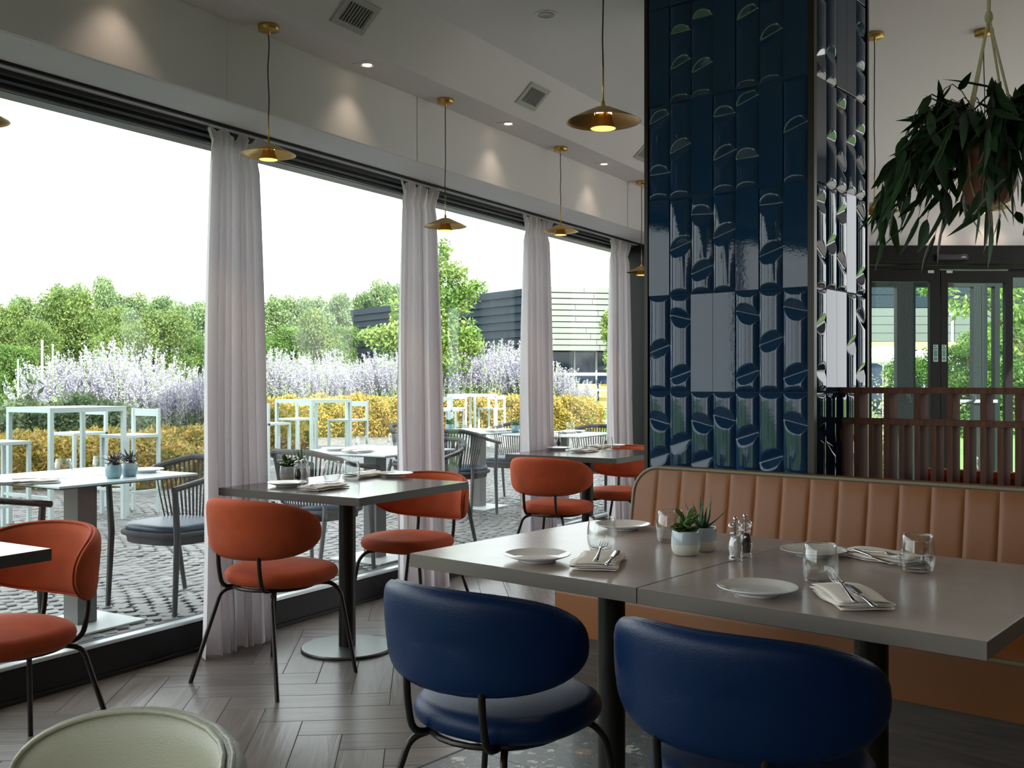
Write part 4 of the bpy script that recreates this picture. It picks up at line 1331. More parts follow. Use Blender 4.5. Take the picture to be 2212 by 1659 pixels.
for p, lab, vt, vv in VENTS:
    r = thing('air_vent', lab, 'vent', tuple(p), 0, 'air vents in the sloping band')
    ax = DW if DW.cross(slope_dir).dot(band_n) > 0 else DW * -1
    r.rotation_euler = Matrix((ax, slope_dir, ax.cross(slope_dir))).transposed().to_euler()
    A, B, w = VA, VB, VW
    m = MB()
    for (x0, x1, y0, y1) in ((-A, A, -B, -B + w), (-A, A, B - w, B), (-A, -A + w, -B + w, B - w), (A - w, A, -B + w, B - w)):
        m.box(x0, x1, y0, y1, -.002, .007)
    m.build('frame', M_GRILLE, r)
    h, k, dp = A - w + .002, B - w + .002, -.10          # open metal duct behind the louvres
    MB().add([(-h, -k, .0), (h, -k, .0), (h, k, .0), (-h, k, .0), (-h, -k, dp), (h, -k, dp), (h, k, dp), (-h, k, dp)],
             [(4, 5, 6, 7), (0, 1, 5, 4), (1, 2, 6, 5), (2, 3, 7, 6), (3, 0, 4, 7)]).build('duct', M_DUCT, r)
    for i in range(9):
        x = -A + w + .006 + i * (2 * (A - w) - .012) / 8
        MB().add([(x - .002, -B + w, .001), (x + .003, -B + w, .0055), (x + .0042, -B + w, .0055), (x - .0008, -B + w, .001),
                  (x - .002, B - w, .001), (x + .003, B - w, .0055), (x + .0042, B - w, .0055), (x - .0008, B - w, .001)],
                 [(0, 1, 2, 3), (7, 6, 5, 4), (0, 4, 5, 1), (1, 5, 6, 2), (2, 6, 7, 3), (3, 7, 4, 0)]).build('louvre', M_GRILLE, r)

# ================================================================== CURTAINS
def curtain(tc, label, wt=.30, wb=.45, seed=0, folds=8):
    rng = random.Random(seed)
    r = thing('curtain', label, 'curtain', tuple(wpt(.106, tc)), -RW, 'linen curtains at the windows')
    ph = [rng.uniform(-.5, .5) for _ in range(folds * 2 + 2)]
    am = [rng.uniform(.65, 1.25) for _ in range(folds * 2 + 2)]
    nu, nv = folds * 16, 46
    ZT, ZH = 2.348, 2.262
    def fn(a, b):
        z = .004 + b * (ZT - .004)
        k = z / ZT
        # width: narrow at the gathering, flaring header on top, wide at the hem
        if z > ZH:
            f = (z - ZH) / (ZT - ZH)
            w = wt * (1 + .22 * f * f)
        else:
            f = 1 - z / ZH
            w = wt + (wb - wt) * f ** .75
        u = a - .5
        i = a * folds + .18 * math.sin(a * 17 + seed * 2.1) + .12 * math.sin(a * 31 + seed)
        i = min(max(i, 0), folds - 1e-4)
        amp = (.025 + .026 * (1 - k)) if z <= ZH else .024
        if abs(z - ZH) < .02: amp *= .55
        j = int(min(i * 2, folds * 2))
        loc = am[j] * (1 - (i * 2 - j)) + am[j + 1] * (i * 2 - j)
        hf = ph[j] * (1 - (i * 2 - j)) + ph[j + 1] * (i * 2 - j)
        wv = math.sin(2 * PI * i + hf * (1.6 - k))
        s = amp * loc * math.copysign(abs(wv) ** .65, wv) + .008 * math.sin(z * 3 + a * 9) * (1 - k)
        y = u * w + .010 * math.sin(4 * PI * i + 1) * (1 - k) + .012 * math.sin(z * 2.2 + a * 5) * (1 - k)
        zz = z
        if z > ZH: s += .010 * (z - ZH) / (ZT - ZH) * math.sin(a * 40 + seed) + .008
        if b >= .999: zz += .012 * math.sin(i * 9 + seed) + .010 * math.sin(i * 3)
        if b <= .001: zz = .003 + .004 * abs(math.sin(i * 5))
        s += .02 * (1 - k) ** 3
        return (s, y, zz)
    MB().grid(fn, nu, nv).build('cloth', M_CURTAIN, r, 'full')
    for q in range(folds):
        y = (-.5 + (q + .5) / folds) * wt
        MB().sweep([(-.005, y, 2.285), (-.030, y, 2.300), (-.048, y, 2.3225), (-.056, y, 2.318)], .0022, 6).build('hook', M_BLACK, r, True)
    return r
curtain(1.07, 'linen curtain hanging behind the laid window table, hem on the oak floor', seed=1)
curtain(2.49, 'linen curtain behind the orange chair facing the room', .32, .46, seed=2)
curtain(3.88, 'linen curtain behind the far window table and its pot', .32, .45, seed=3)
curtain(5.22, 'linen curtain next to the black end wall', .32, .44, seed=4)

# ================================================================== HANGING PLANT
HP = Vector(((2136 - 1106) / F * 3.35, 3.35, 0))
ZP0, ZP1 = 1.218 + (826 - 440) / F * 3.35, 1.218 + (826 - 292) / F * 3.35
hang = thing('hanging_plant', 'trailing eucalyptus-leaved plant in a pink pot slung in cotton macrame', 'hanging plant', (HP.x, HP.y, ZP0))
ph_ = ZP1 - ZP0
MB().lathe([(0, 0), (.055, 0), (.066, .006), (.085, .06), (.094, .13), (.098, ph_), (.093, ph_), (.088, .12), (0, ph_ - .02)], 44).build('pot', M_PINK, hang, 'full')
KZ = 1.218 + (826 - 38) / F * 3.35 - ZP0
for k in range(4):
    a = k * PI / 2 + .5
    c, s_ = math.cos(a), math.sin(a)
    MB().sweep([(.004 * c, .004 * s_, KZ - .015), (.099 * c, .099 * s_, ph_ + .004), (.100 * c, .100 * s_, ph_ * .7), (.089 * c, .089 * s_, .06), (.06 * c, .06 * s_, -.004), (.008 * c, .008 * s_, -.018)], .0042, 7).build('rope', M_ROPE, hang, True)
MB().lathe([(0, KZ + .022), (.008, KZ + .020), (.0125, KZ + .008), (.0135, KZ), (.012, KZ - .010), (.007, KZ - .018), (0, KZ - .020)], 16).build('knot', M_ROPE, hang, True)
MB().sweep([(0, 0, KZ + .01), (0, 0, 2.90 - ZP0)], .0065, 8, up=(1, 0, 0)).build('rope', M_ROPE, hang, True)
MB().lathe([(0, -.03), (.011, -.028), (.014, -.018), (.011, -.006), (0, -.004)], 14).build('knot', M_ROPE, hang, True)
for k in range(9):
    a = k * .7
    MB().sweep([(.008 * math.cos(a), .008 * math.sin(a), -.018), (.011 * math.cos(a), .011 * math.sin(a), -.07), (.013 * math.cos(a + .3), .013 * math.sin(a + .3), -.125 - .012 * math.sin(k * 3))], .0026, 5).build('tassel', M_ROPE, hang, True)
def euc_leaf(L, W, bend):
    def fn(a, b):
        t = b
        w = W * (math.sin(PI * min(1, t ** .75)) ** .85) * (1 - .25 * t) + .0004
        x = (a * 2 - 1) * w
        return (x + L * bend * t * t, L * t, -L * .10 * t * t - abs(x) * .35)
    return MB().grid(fn, 2, 8)
ELV = [euc_leaf(.130, .0160, .12).mesh('leaf', M_EUC, 'full'), euc_leaf(.118, .0185, -.15).mesh('leaf', M_EUC, 'full'), euc_leaf(.150, .0135, .2).mesh('leaf', M_EUC, 'full'), euc_leaf(.11, .0165, .05).mesh('leaf', M_EUC2, 'full')]
rng = random.Random(17)
nl = 0
EXTRA = MB()
for st in range(66):
    az = rng.uniform(0, 2 * PI)
    q_ = rng.random()
    if q_ < .40: az = PI + rng.uniform(-.8, .5)
    elif q_ < .60: az = -PI / 2 + rng.uniform(-.8, .8)
    reach = rng.uniform(.10, .34) if abs(math.cos(az) + 1) < .6 else rng.uniform(.08, .22)
    up = rng.uniform(.03, .17)
    drop = rng.uniform(.02, .34)
    c, s_ = math.cos(az), math.sin(az)
    pts = []
    for i in range(9):
        t = i / 8
        rr_ = .03 + reach * (t ** .8)
        zz = ph_ + up * math.sin(PI * min(1, t * 1.2)) - drop * t * t
        pts.append(Vector((rr_ * c + .02 * math.sin(t * 4 + st), rr_ * s_ + .02 * math.cos(t * 3 + st), zz)))
    MB().sweep(pts, [.0016] * 8 + [.0008], 5).build('stem', M_STEM, hang, True)
    for q in range(8):
        t = .15 + .85 * q / 7
        i = min(7, int(t * 8)); p = pts[i].lerp(pts[i + 1], t * 8 - i)
        la = az + rng.uniform(-1.6, 1.6)
        el = rng.uniform(-1.5, -.5) if t > .35 else rng.uniform(-1.0, .5)
        me = ELV[3] if rng.random() < .06 else ELV[rng.randrange(3)]
        rot = Matrix.Rotation(la - PI / 2, 3, 'Z') @ Matrix.Rotation(el, 3, 'X') @ Matrix.Rotation(rng.uniform(-.9, .9), 3, 'Y')
        sc = rng.uniform(.75, 1.15)
        if nl < 300 and not (p.y > .06 and st > 20):
            o = link('leaf', me, hang, tuple(p))
            o.rotation_euler = rot.to_euler(); o.scale = (sc, sc, sc)
            nl += 1
        else:
            EXTRA.add([tuple(rot @ (v.co * sc) + p) for v in me.vertices], [tuple(f.vertices) for f in me.polygons])
o = EXTRA.build('leaves', M_EUC, hang, 'full'); o['kind'] = 'stuff'
# ================================================================== TERRACE AND GROUND
ground = structure('ground', (0, 0, 0), 0, 'lawn and open ground beyond the terrace')
MB().add([(-90, -20, -.25), (90, -20, -.25), (90, 120, -.25), (-90, 120, -.25)], [(0, 1, 2, 3)]).build('soil', M_GRASS, ground)
MB().box(-60, 12, 30, 46, -.25, -.06).build('car_park', M_ASPH, ground)
MB().box(1.5, 40, 10.2, 90, -.25, -.03).build('lawn', M_GRASS, ground)
MB().box(4.9, 40, -8, 10.2, -.25, -.04).build('pavement', M_CONC, ground)
MB().box(1.0, 14, 31, 34, -.2, -.01).build('path', M_CONC, ground)
terrace = structure('terrace', P0, -RW, 'terrace paved with small grey porphyry setts laid in arcs')
MB().box(-14.5, -.14, -4, 19, -.3, -.022).build('bedding', M_MORTAR, terrace)
rs = np.random.default_rng(5)
PITCH = .086
rows = np.arange(-.20, -14.3, -PITCH)
cells = []
ARC = 1.35
for ri, s in enumerate(rows):
    n = int(22 / .088)
    u = -3.6 + (np.arange(n) + (.5 if ri % 2 else 0)) * .088 + rs.normal(0, .004, n)
    q = ((u + (0 if s > -3 else 0)) % ARC) / ARC * 2 - 1
    arch = .20 * (1 - q * q)
    slope = -.20 * 2 * q * 2 / ARC
    cells.append(np.stack([s + arch - .10 + rs.normal(0, .0025, n), u, np.arctan(slope), rs.uniform(.077, .083, n), rs.uniform(.078, .085, n), rs.uniform(-.0025, .0025, n)], 1))
cells = np.concatenate(cells)
cells = cells[cells[:, 0] < -.21]
wx = P0.x + NW.x * cells[:, 0] + DW.x * cells[:, 1]
wy = P0.y + NW.y * cells[:, 0] + DW.y * cells[:, 1]
vis = (wy > 3.4) & (wy < 23.5) & (np.abs(wx) < .53 * wy + .3)
vis &= ~((wy > 11.9) & (wx < -4.0 - (wy - 11.9) * .2))
cells = cells[vis]; wx = wx[vis]; wy = wy[vis]
# the setts that show largest: nearest ones seen through the panes
score = np.hypot(wx, wy)
order = np.argsort(score)
near = order[:300]; far = order[300:]
def sett_mesh(a, b, seed):
    r = random.Random(seed)
    j = lambda: r.uniform(-.003, .003)
    x, y, c = a / 2, b / 2, .008
    bot = [(-x + j(), -y + j()), (x + j(), -y + j()), (x + j(), y + j()), (-x + j(), y + j())]
    vs = [(p[0], p[1], -.035) for p in bot] + [(p[0], p[1], -.007) for p in bot] + [(p[0] * .92, p[1] * .92, r.uniform(-.001, .002)) for p in bot]
    fs = [(8, 9, 10, 11)] + [(i, (i + 1) % 4, 4 + (i + 1) % 4, 4 + i) for i in range(4)] + [(4 + i, 4 + (i + 1) % 4, 8 + (i + 1) % 4, 8 + i) for i in range(4)]
    return MB().add(vs, fs).mesh('sett', M_SETT)
SETTS = [sett_mesh(.081, .083, i) for i in range(8)]
for k, i in enumerate(near):
    c = cells[i]
    o = link('sett', SETTS[k % 8], terrace, (c[0], c[1], c[5]), c[2])
nf = len(far)
cf = cells[far]
ang = cf[:, 2]; ca, sa = np.cos(ang), np.sin(ang)
V = np.zeros((nf, 12, 3))
corners = np.array([(-1, -1), (1, -1), (1, 1), (-1, 1)])
jit = rs.normal(0, .0022, (nf, 4, 2))
for lvl, (ins, zz) in enumerate(((1.0, -.035), (1.0, -.005), (.92, 0.0))):
    loc = corners[None] * np.stack([cf[:, 3] / 2, cf[:, 4] / 2], 1)[:, None, :] * ins + jit
    V[:, lvl * 4:lvl * 4 + 4, 0] = cf[:, 0:1] + loc[:, :, 0] * ca[:, None] - loc[:, :, 1] * sa[:, None]
    V[:, lvl * 4:lvl * 4 + 4, 1] = cf[:, 1:2] + loc[:, :, 0] * sa[:, None] + loc[:, :, 1] * ca[:, None]
    V[:, lvl * 4:lvl * 4 + 4, 2] = zz + cf[:, 5:6] + (rs.normal(0, .0012, (nf, 4)) if lvl == 2 else 0)
fq = np.array([(8, 9, 10, 11)] + [(i, (i + 1) % 4, 4 + (i + 1) % 4, 4 + i) for i in range(4)] + [(4 + i, 4 + (i + 1) % 4, 8 + (i + 1) % 4, 8 + i) for i in range(4)])
FQ = (np.arange(nf)[:, None, None] * 12 + fq[None]).reshape(-1, 4)
o = link('setts', np_mesh('setts', V.reshape(-1, 3), FQ, M_SETT), terrace)
o['kind'] = 'stuff'

# ================================================================== OUTDOOR DINING TABLES
def out_table(label, loc):
    t = thing('outdoor_table', label, 'table', tuple(loc), -RW, 'pale square tables on the terrace')
    MB().box(-.40, .40, -.40, .40, .738, .750, .002).build('tabletop', M_OTOP, t)
    MB().box(-.395, .395, -.395, .395, .7335, .7382).build('underside', M_OEDGE, t)
    MB().box(-.055, .055, -.055, .055, .012, .735, .004).build('post', M_OPOST, t)
    MB().box(-.22, .22, -.22, .22, .002, .013, .002).build('base_plate', M_OBASE, t)
    return t
OT0 = Vector((-2.17, 5.12, 0)); OT1 = Vector((-.95, 7.06, 0)); OT2 = Vector((-.33, 9.95, 0)); OT3 = Vector((.45, 9.35, 0))
ot = out_table('pale outdoor table with two blue pots outside the first pane', OT0)
place(ot, tuple(OT1), -RW, 'pale outdoor table outside the second pane with a plate and napkin')
place(ot, tuple(OT2), -RW, 'pale outdoor table outside the third pane with pots at both ends')
place(ot, tuple(OT3), -RW, 'pale outdoor table outside the pane beside the fourth curtain')

# ================================================================== ROPE-BACK TERRACE CHAIRS
def rope_chair(label):
    r = thing('rope_armchair', label, 'chair', group='rope armchairs on the terrace')
    # top rail: from arm tip round the back to the other arm tip
    def rail(t):      # t in [-1,1]
        a = t * rad(118)
        rx, ry = .285, .27
        x = rx * math.sin(a); y = -ry * math.cos(a)
        if abs(t) > .76:
            e = (abs(t) - .76) / .24
            x = math.copysign(rx * math.sin(rad(118) * .76) - .0 * e, t); y = -ry * math.cos(rad(118) * .76) + .27 * e
        z = .785 - .125 * max(0, (abs(t) - .25) / .75) ** 1.15
        return Vector((x, y - .01, z))
    MB().sweep([rail(-1 + 2 * i / 40) for i in range(41)], .0155, 10).build('rail', M_OWOOD, r, True)
    # seat ring (rounded square)
    def ring(t, z=.40, k=1.0):
        a = t * 2 * PI
        c, s = math.cos(a), math.sin(a)
        e = 2 / 3.2
        return Vector((.24 * k * math.copysign(abs(c) ** e, c), .235 * k * math.copysign(abs(s) ** e, s), z))
    MB().sweep([ring(i / 36, .405) for i in range(36)], .016, 8, closed=True).build('seat_frame', M_CORDG, r, True)
    m = MB()
    vs = [(0, 0, .412)] + [tuple(ring(i / 36, .412, .97)) for i in range(36)] + [tuple(ring(i / 36, .352, .93)) for i in range(36)]
    m.add(vs, [(0, 1 + i, 1 + (i + 1) % 36) for i in range(36)] + [(1 + i, 37 + i, 37 + (i + 1) % 36, 1 + (i + 1) % 36) for i in range(36)] + [tuple(range(72, 36, -1))])
    m.build('woven_seat', M_CORDG, r)
    m = MB()
    lv = [(.415, .90), (.418, .955), (.438, .965), (.452, .93), (.457, .80)]
    vs = [tuple(ring(i / 36, z, k)) for z, k in lv for i in range(36)] + [(0, 0, .459)]
    fs = [(a * 36 + i, a * 36 + (i + 1) % 36, (a + 1) * 36 + (i + 1) % 36, (a + 1) * 36 + i) for a in range(4) for i in range(36)] + [(4 * 36 + i, 4 * 36 + (i + 1) % 36, 180) for i in range(36)]
    m.add(vs, fs).build('cushion', M_NAVYC, r, 'full')
    for sx in (-1, 1):
        MB().sweep([(sx * .265, .235, 0), (sx * .262, .215, .40), (sx * .2635, rail(sx * .985).y - .01, rail(.985).z)], [(.012, .014), (.017, .019), (.015, .016)], 8).build('leg', M_OWOOD if sx > 5 else M_OALU, r, True)
        MB().sweep([(sx * .255, -.29, 0), (sx * .225, -.19, .40), (sx * .215, -.185, .46)], [(.012, .014), (.017, .019), (.013, .013)], 8).build('leg', M_OALU, r, True)
    for i in range(27):
        t = -.62 + 1.24 * i / 26
        p = rail(t)
        a = t * rad(118) * .86
        q = Vector((.222 * math.sin(a), -.222 * math.cos(a) - .005, .405))
        MB().sweep([p + Vector((0, 0, .006)), (p + q) / 2 + Vector((0, .004, 0)), q], [(.0062, .0035)] * 3, 6).build('rope', M_CORDG, r)
    # wrapped rope over the back of the rail
    MB().sweep([rail(-.62 + 1.24 * i / 30) for i in range(31)], .0185, 8).build('rail_wrap', M_CORDG, r, True)
    return r
rc = rope_chair('rope armchair with navy cushion at the outdoor table with blue pots')
rc.location = OT0 + DW * .60; rc.rotation_euler = (0, 0, PI - RW)
place(rc, tuple(OT0 - DW * .62), -RW, 'rope armchair of which only one brown arm shows behind the orange chair')
place(rc, tuple(OT1 - DW * .58), -RW, 'rope armchair seen from behind past the laid window table')
place(rc, tuple(OT1 + DW * .60), PI - RW, 'rope armchair facing the room beside the second curtain')
place(rc, tuple(OT2 - DW * .62 + NW * .20), -RW + .12, 'rope armchair seen from behind in front of the table with pots at both ends')
place(rc, tuple(OT2 - DW * .1 - NW * .64), -RW - PI / 2, 'rope armchair at the side of the table with pots at both ends')
place(rc, tuple(OT3 + DW * .62), PI - RW, 'rope armchair facing the room beside the fourth curtain')
place(rc, tuple(OT2 + DW * .62), PI - RW, 'rope armchair behind the table with pots at both ends')

set_group('the outdoor table outside the first pane', [
    ('plate', 6, 1047, 'white plate half out of view on the outdoor table', 0),
    ('plate', 316, 1020, 'white plate on the outdoor table before the rope armchair', 0),
    ('teal', 245, 1033, 'teal blue pot with dark rosette on the outdoor table', 31),
    ('teal', 280, 1029, 'teal blue pot with purple rosette on the outdoor table', 34),
    ('glass', 137, 1033, 'tumbler alone in the middle of the outdoor table', 0),
    ('glass', 218, 1025, 'tumbler beside the teal pot on the outdoor table', 0),
    ('napkin', 76, 1044, 'folded napkin on the outdoor table outside the first pane', -RW - .5)])
set_group('the outdoor table outside the second pane', [
    ('plate', 722, 973, 'white plate on the outdoor table outside the second pane', 0),
    ('glass', 781, 971, 'tumbler by the napkin on the outdoor table outside the second pane', 0),
    ('glass', 850, 966, 'tumbler beside the second curtain on the outdoor table', 0),
    ('napkin', 773, 978, 'folded napkin on the outdoor table outside the second pane', -RW)])
set_group('the outdoor table outside the third pane', [
    ('tealg', 971, 931, 'teal pot with green leaves beside the second curtain', 41),
    ('tealg', 1113, 934, 'teal pot with green leaves beside the third curtain', 42),
    ('glass', 995, 933, 'tumbler on the outdoor table outside the third pane by the napkin', 0),
    ('glass', 1078, 931, 'tumbler on the outdoor table outside the third pane by a pot', 0),
    ('plate', 975, 938, 'white plate on the outdoor table outside the third pane', 0),
    ('plate', 1093, 931, 'white plate on the outdoor table outside the third pane by a pot', 0),
    ('napkin', 1010, 937, 'folded napkin on the outdoor table outside the third pane', -RW),
    ('napkin', 1070, 933, 'second folded napkin on the outdoor table outside the third pane', -RW)])
set_group('the outdoor table beside the fourth curtain', [
    ('glass', 1232, 934, 'tumbler on the outdoor table beside the fourth curtain', 0),
    ('plate', 1245, 934, 'plate on the outdoor table beside the fourth curtain', 0),
    ('napkin', 1222, 936, 'folded napkin on the outdoor table beside the fourth curtain', -RW)])

# ================================================================== BAR TABLES AND STOOLS
Q = .018
def bar_table(label, loc):
    t = thing('bar_table', label, 'table', tuple(loc), -RW, 'mint bar tables on the terrace')
    A, B, H = .285, .36, 1.005
    MB().box(-A - Q, A + Q, -B - Q, B + Q, H - .008, H, .001).build('tabletop', M_MINT, t)
    m = MB()
    m.box(-A - Q, A + Q, -B - Q, -B + Q, H - .042, H - .008).box(-A - Q, A + Q, B - Q, B + Q, H - .042, H - .008)
    m.box(-A - Q, -A + Q, -B + Q, B - Q, H - .042, H - .008).box(A - Q, A + Q, -B + Q, B - Q, H - .042, H - .008)
    m.build('apron', M_MINT, t)
    for x in (-A, A):
        for y in (-B, B):
            MB().box(x - Q, x + Q, y - Q, y + Q, 0, H - .042).build('leg', M_MINT, t)
    for y in (-B, B): MB().box(-A + Q, A - Q, y - .012, y + .012, .24, .264).build('foot_rail', M_MINT, t)
    return t
def bar_stool(label):
    t = thing('bar_stool', label, 'stool', group='mint bar stools on the terrace')
    A, H, q = .175, .735, .0145
    MB().box(-A - q, A + q, -A - q, A + q, H - .028, H, .002).build('seat', M_MINT, t)
    for x in (-A, A):
        MB().box(x - q, x + q, A - q, A + q, 0, H - .028).build('leg', M_MINT, t)
        MB().box(x - q, x + q, -A - q, -A + q, 0, .975).build('leg', M_MINT, t)
    MB().box(-A + q, A - q, -A - .006, -A + .006, .900, .968, .001).build('backrest', M_MINT, t)
    m = MB()
    for s in (-1, 1):
        m.box(s * A - .010, s * A + .010, -A + q, A - q, .20, .222)
    m.box(-A + q, A - q, A - .010, A + .010, .27, .292)
    m.build('foot_rail', M_MINT, t)
    return t
BT1 = Vector((-3.898, 8.93, 0)); BT2 = Vector((-2.50, 12.85, 0)); BT3 = Vector((-.72, 18.6, 0))
bt = bar_table('mint bar table outside the first pane in front of the bronze hedge', BT1)
place(bt, tuple(BT2), -RW, 'mint bar table outside the second pane in front of the golden hedge')
place(bt, tuple(BT3), -RW, 'small-looking mint bar table outside the third pane')
bs = bar_stool('mint bar stool at the far end of the bar table near the bronze hedge')
bs.location = BT1 + DW * .66; bs.rotation_euler = (0, 0, PI - RW)
bs['group'] = 'mint bar stools on the terrace'
place(bs, (-4.22, 9.92, 0), PI - RW, 'mint bar stool behind the bar table near the bronze hedge, seen between its legs')
place(bs, tuple(BT1 - DW * .66), -RW, 'mint bar stool cut by the picture edge at the bar table near the bronze hedge')
place(bs, tuple(BT2 + DW * .66), PI - RW, 'mint bar stool at the far end of the bar table before the golden hedge')
place(bs, tuple(BT2 + DW * .62 - NW * .85), PI - RW, 'mint bar stool behind the bar table before the golden hedge')
place(bs, tuple(BT2 - DW * .75 - NW * .05), -RW, 'mint bar stool beside the first curtain, its back to the room')
place(bs, tuple(BT3 + DW * .66), PI - RW, 'mint bar stool at the far end of the bar table outside the third pane')
place(bs, tuple(BT3 - DW * .75), -RW, 'mint bar stool beside the second curtain, its back to the room')
place(bs, tuple(BT3 + DW * .62 - NW * .85), PI - RW, 'mint bar stool behind the bar table outside the third pane')

# ================================================================== HEDGES AND SHRUBS
rg = np.random.default_rng(11)
def hedge(name, label, x0, x1, y0, y1, h, n, size, mat, group=None, lump=.10, aspect=.5, cat='hedge'):
    root = thing(name, label, cat, ((x0 + x1) / 2, (y0 + y1) / 2, -.02), 0, group)
    ax, ay = (x1 - x0) / 2, (y1 - y0) / 2
    u = rg.uniform(-1, 1, n); v = rg.uniform(0, 1, n)
    # cross-section superellipse round from the front foot over the top to the back foot
    th = PI * v
    cs, sn = np.cos(th), np.sin(th)
    e = 2 / 3.4
    endf = np.clip((1 - np.abs(u)) * ax / .6, 0, 1) ** .5
    y = np.sign(cs) * np.abs(cs) ** e * ay * (.55 + .45 * endf)
    z = np.abs(sn) ** e * h * (.55 + .45 * endf)
    x = u * ax
    dep = 1 - .16 * rg.uniform(0, 1, n) ** 2
    bump = 1 + lump * (np.sin(x * 5.1 + y * 3) * np.cos(z * 6 + x * 2.3)) + lump * .5 * np.sin(x * 13 + z * 11)
    pts = np.stack([x + rg.normal(0, .03, n), y * dep * bump, np.maximum(.02, z * dep * bump)], 1)
    vv, ff = leaf_cards(pts, size, rg, aspect)
    o = link('foliage', np_mesh('foliage', vv, ff, mat), root); o['kind'] = 'stuff'
    m = MB()
    k = 14
    prof = [(-math.cos(PI * i / k), math.sin(PI * i / k)) for i in range(k + 1)]
    vs = []
    xs = [-1, -.97, -.9, .9, .97, 1]
    for xx in xs:
        f = .55 + .45 * min(1, (1 - abs(xx)) * ax / .6) ** .5 if abs(xx) < 1 else .5
        for c, s in prof:
            vs.append((xx * ax * .97, math.copysign(abs(c) ** e, c) * ay * .86 * f, abs(s) ** e * h * .86 * f))
    fs = [(i * (k + 1) + j, i * (k + 1) + j + 1, (i + 1) * (k + 1) + j + 1, (i + 1) * (k + 1) + j) for i in range(len(xs) - 1) for j in range(k)]
    m.add(vs, fs).build('branches', mat, root)
    return root
hedge('bronze_hedge', 'clipped bronze and green hedge behind the bar table outside the first pane', -9.0, -3.78, 11.5, 13.1, .62, 34000, .055, M_HEDGE_R)
hedge('bronze_hedge', 'lower bronze and green hedge behind the clipped one, beside the first curtain', -6.2, -3.9, 13.9, 15.4, .60, 12000, .06, M_HEDGE_R)
hedge('golden_hedge', 'golden-leaved hedge glowing beside the first curtain', -6.3, -3.6, 17.0, 19.0, .90, 18000, .065, M_HEDGE_G, 'golden hedges')
hedge('golden_hedge', 'golden-leaved hedge behind the bar table outside the second pane', -5.9, -1.9, 22.5, 24.5, .88, 34000, .065, M_HEDGE_G, 'golden hedges')
hedge('golden_hedge', 'golden-leaved hedge outside the third pane ending in a rounded bush', -2.1, 2.35, 25.6, 27.6, .86, 34000, .07, M_HEDGE_G, 'golden hedges')
hedge('green_shrub', 'grey green leafy shrubs between bronze hedge and sage flowers', -7.6, -4.9, 13.5, 14.6, .95, 9000, .08, M_SHRUB, cat='shrub')

def sage_meshes(seed):
    r = np.random.default_rng(seed)
    SV = []; FV = []; PT = []
    for i in range(64):
        a = r.uniform(0, 2 * PI); sp = r.uniform(.02, .42); h = r.uniform(.78, 1.12) * (1 - .12 * sp)
        b0 = np.array([.10 * math.cos(a) * r.uniform(0, 1), .10 * math.sin(a) * r.uniform(0, 1), 0])
        tip = np.array([sp * math.cos(a), sp * math.sin(a), h])
        mid = (b0 + tip) / 2 + np.array([-.05 * math.cos(a), -.05 * math.sin(a), .05])
        P_ = [b0 * (1 - t) ** 2 + mid * 2 * t * (1 - t) + tip * t * t for t in (0, .33, .66, 1)]
        w = np.array([math.cos(a + 1.3), math.sin(a + 1.3), 0]) * .004
        for k in range(3):
            SV.append([P_[k] - w, P_[k] + w, P_[k + 1] + w, P_[k + 1] - w])
        for k in range(16):     # narrow grey leaves low down
            t = r.uniform(.08, .6); PT.append(('l', P_[0] * (1 - t) ** 2 + mid * 2 * t * (1 - t) + tip * t * t))
        for k in range(54):     # flower spike with short side spikes
            t = r.uniform(.52, 1.0) ** .9
            c = P_[0] * (1 - t) ** 2 + mid * 2 * t * (1 - t) + tip * t * t
            PT.append(('f', c + r.normal(0, .022 * (1.25 - t), 3)))
    SV = np.array(SV)
    lf = np.array([p for k, p in PT if k == 'l']); fl = np.array([p for k, p in PT if k == 'f'])
    v1, f1 = leaf_cards(lf, .075, r, .22, np.tile([0, 0, 1.2], (len(lf), 1)))
    v0 = SV.reshape(-1, 3); f0 = np.arange(len(v0)).reshape(-1, 4)
    st = np_mesh('stems', np.concatenate([v0, v1]), np.concatenate([f0, f1 + len(v0)]), M_LAVS)
    v2, f2 = leaf_cards(fl, .026, r, .6)
    return st, np_mesh('flowers', v2, f2, M_LAVF)
SAGE = [sage_meshes(s) for s in (1, 2, 3)]
rl = random.Random(9)
def sage(x, y, h, label, group):
    st, fl = SAGE[rl.randrange(3)]
    r = thing('russian_sage', label, 'flowering plant', (x, y, 0), rl.uniform(0, 6), group)
    sc = h * rl.uniform(.9, 1.1)
    r.scale = (sc * .8, sc * .8, sc)
    a = link('stems', st, r); a['kind'] = 'stuff'
    b = link('flowers', fl, r); b['kind'] = 'stuff'
for i in range(9):
    for j in range(2):
        hx = -7.3 + i * .36; hh_ = 1.25 + .38 * math.exp(-((hx + 6.2) / .8) ** 2)
        sage(hx + rl.uniform(-.1, .1), 15.6 + j * .7 + rl.uniform(-.15, .15), hh_, 'lilac sage bush flowering behind the bronze hedge', 'sage behind the bronze hedge')
for i in range(9):
    for j in range(2):
        sage(-6.0 + i * .46 + rl.uniform(-.1, .1), 25.0 + j * .8 + rl.uniform(-.2, .2), 1.72, 'lilac sage bush flowering behind the golden hedge outside the second pane', 'sage outside the second pane')
for i in range(7):
    for j in range(2):
        sage(-2.1 + i * .42 + rl.uniform(-.1, .1), 28.2 + j * .8 + rl.uniform(-.2, .2), 1.95 + .03 * i, 'lilac sage bush flowering behind the golden hedge outside the third pane', 'sage outside the third pane')
for i in range(4):
    sage(1.05 + i * .34, 28.0 + rl.uniform(-.3, .3), 1.62 - .12 * i, 'lilac sage bush in front of the pale building beside the fourth curtain', 'sage beside the fourth curtain')
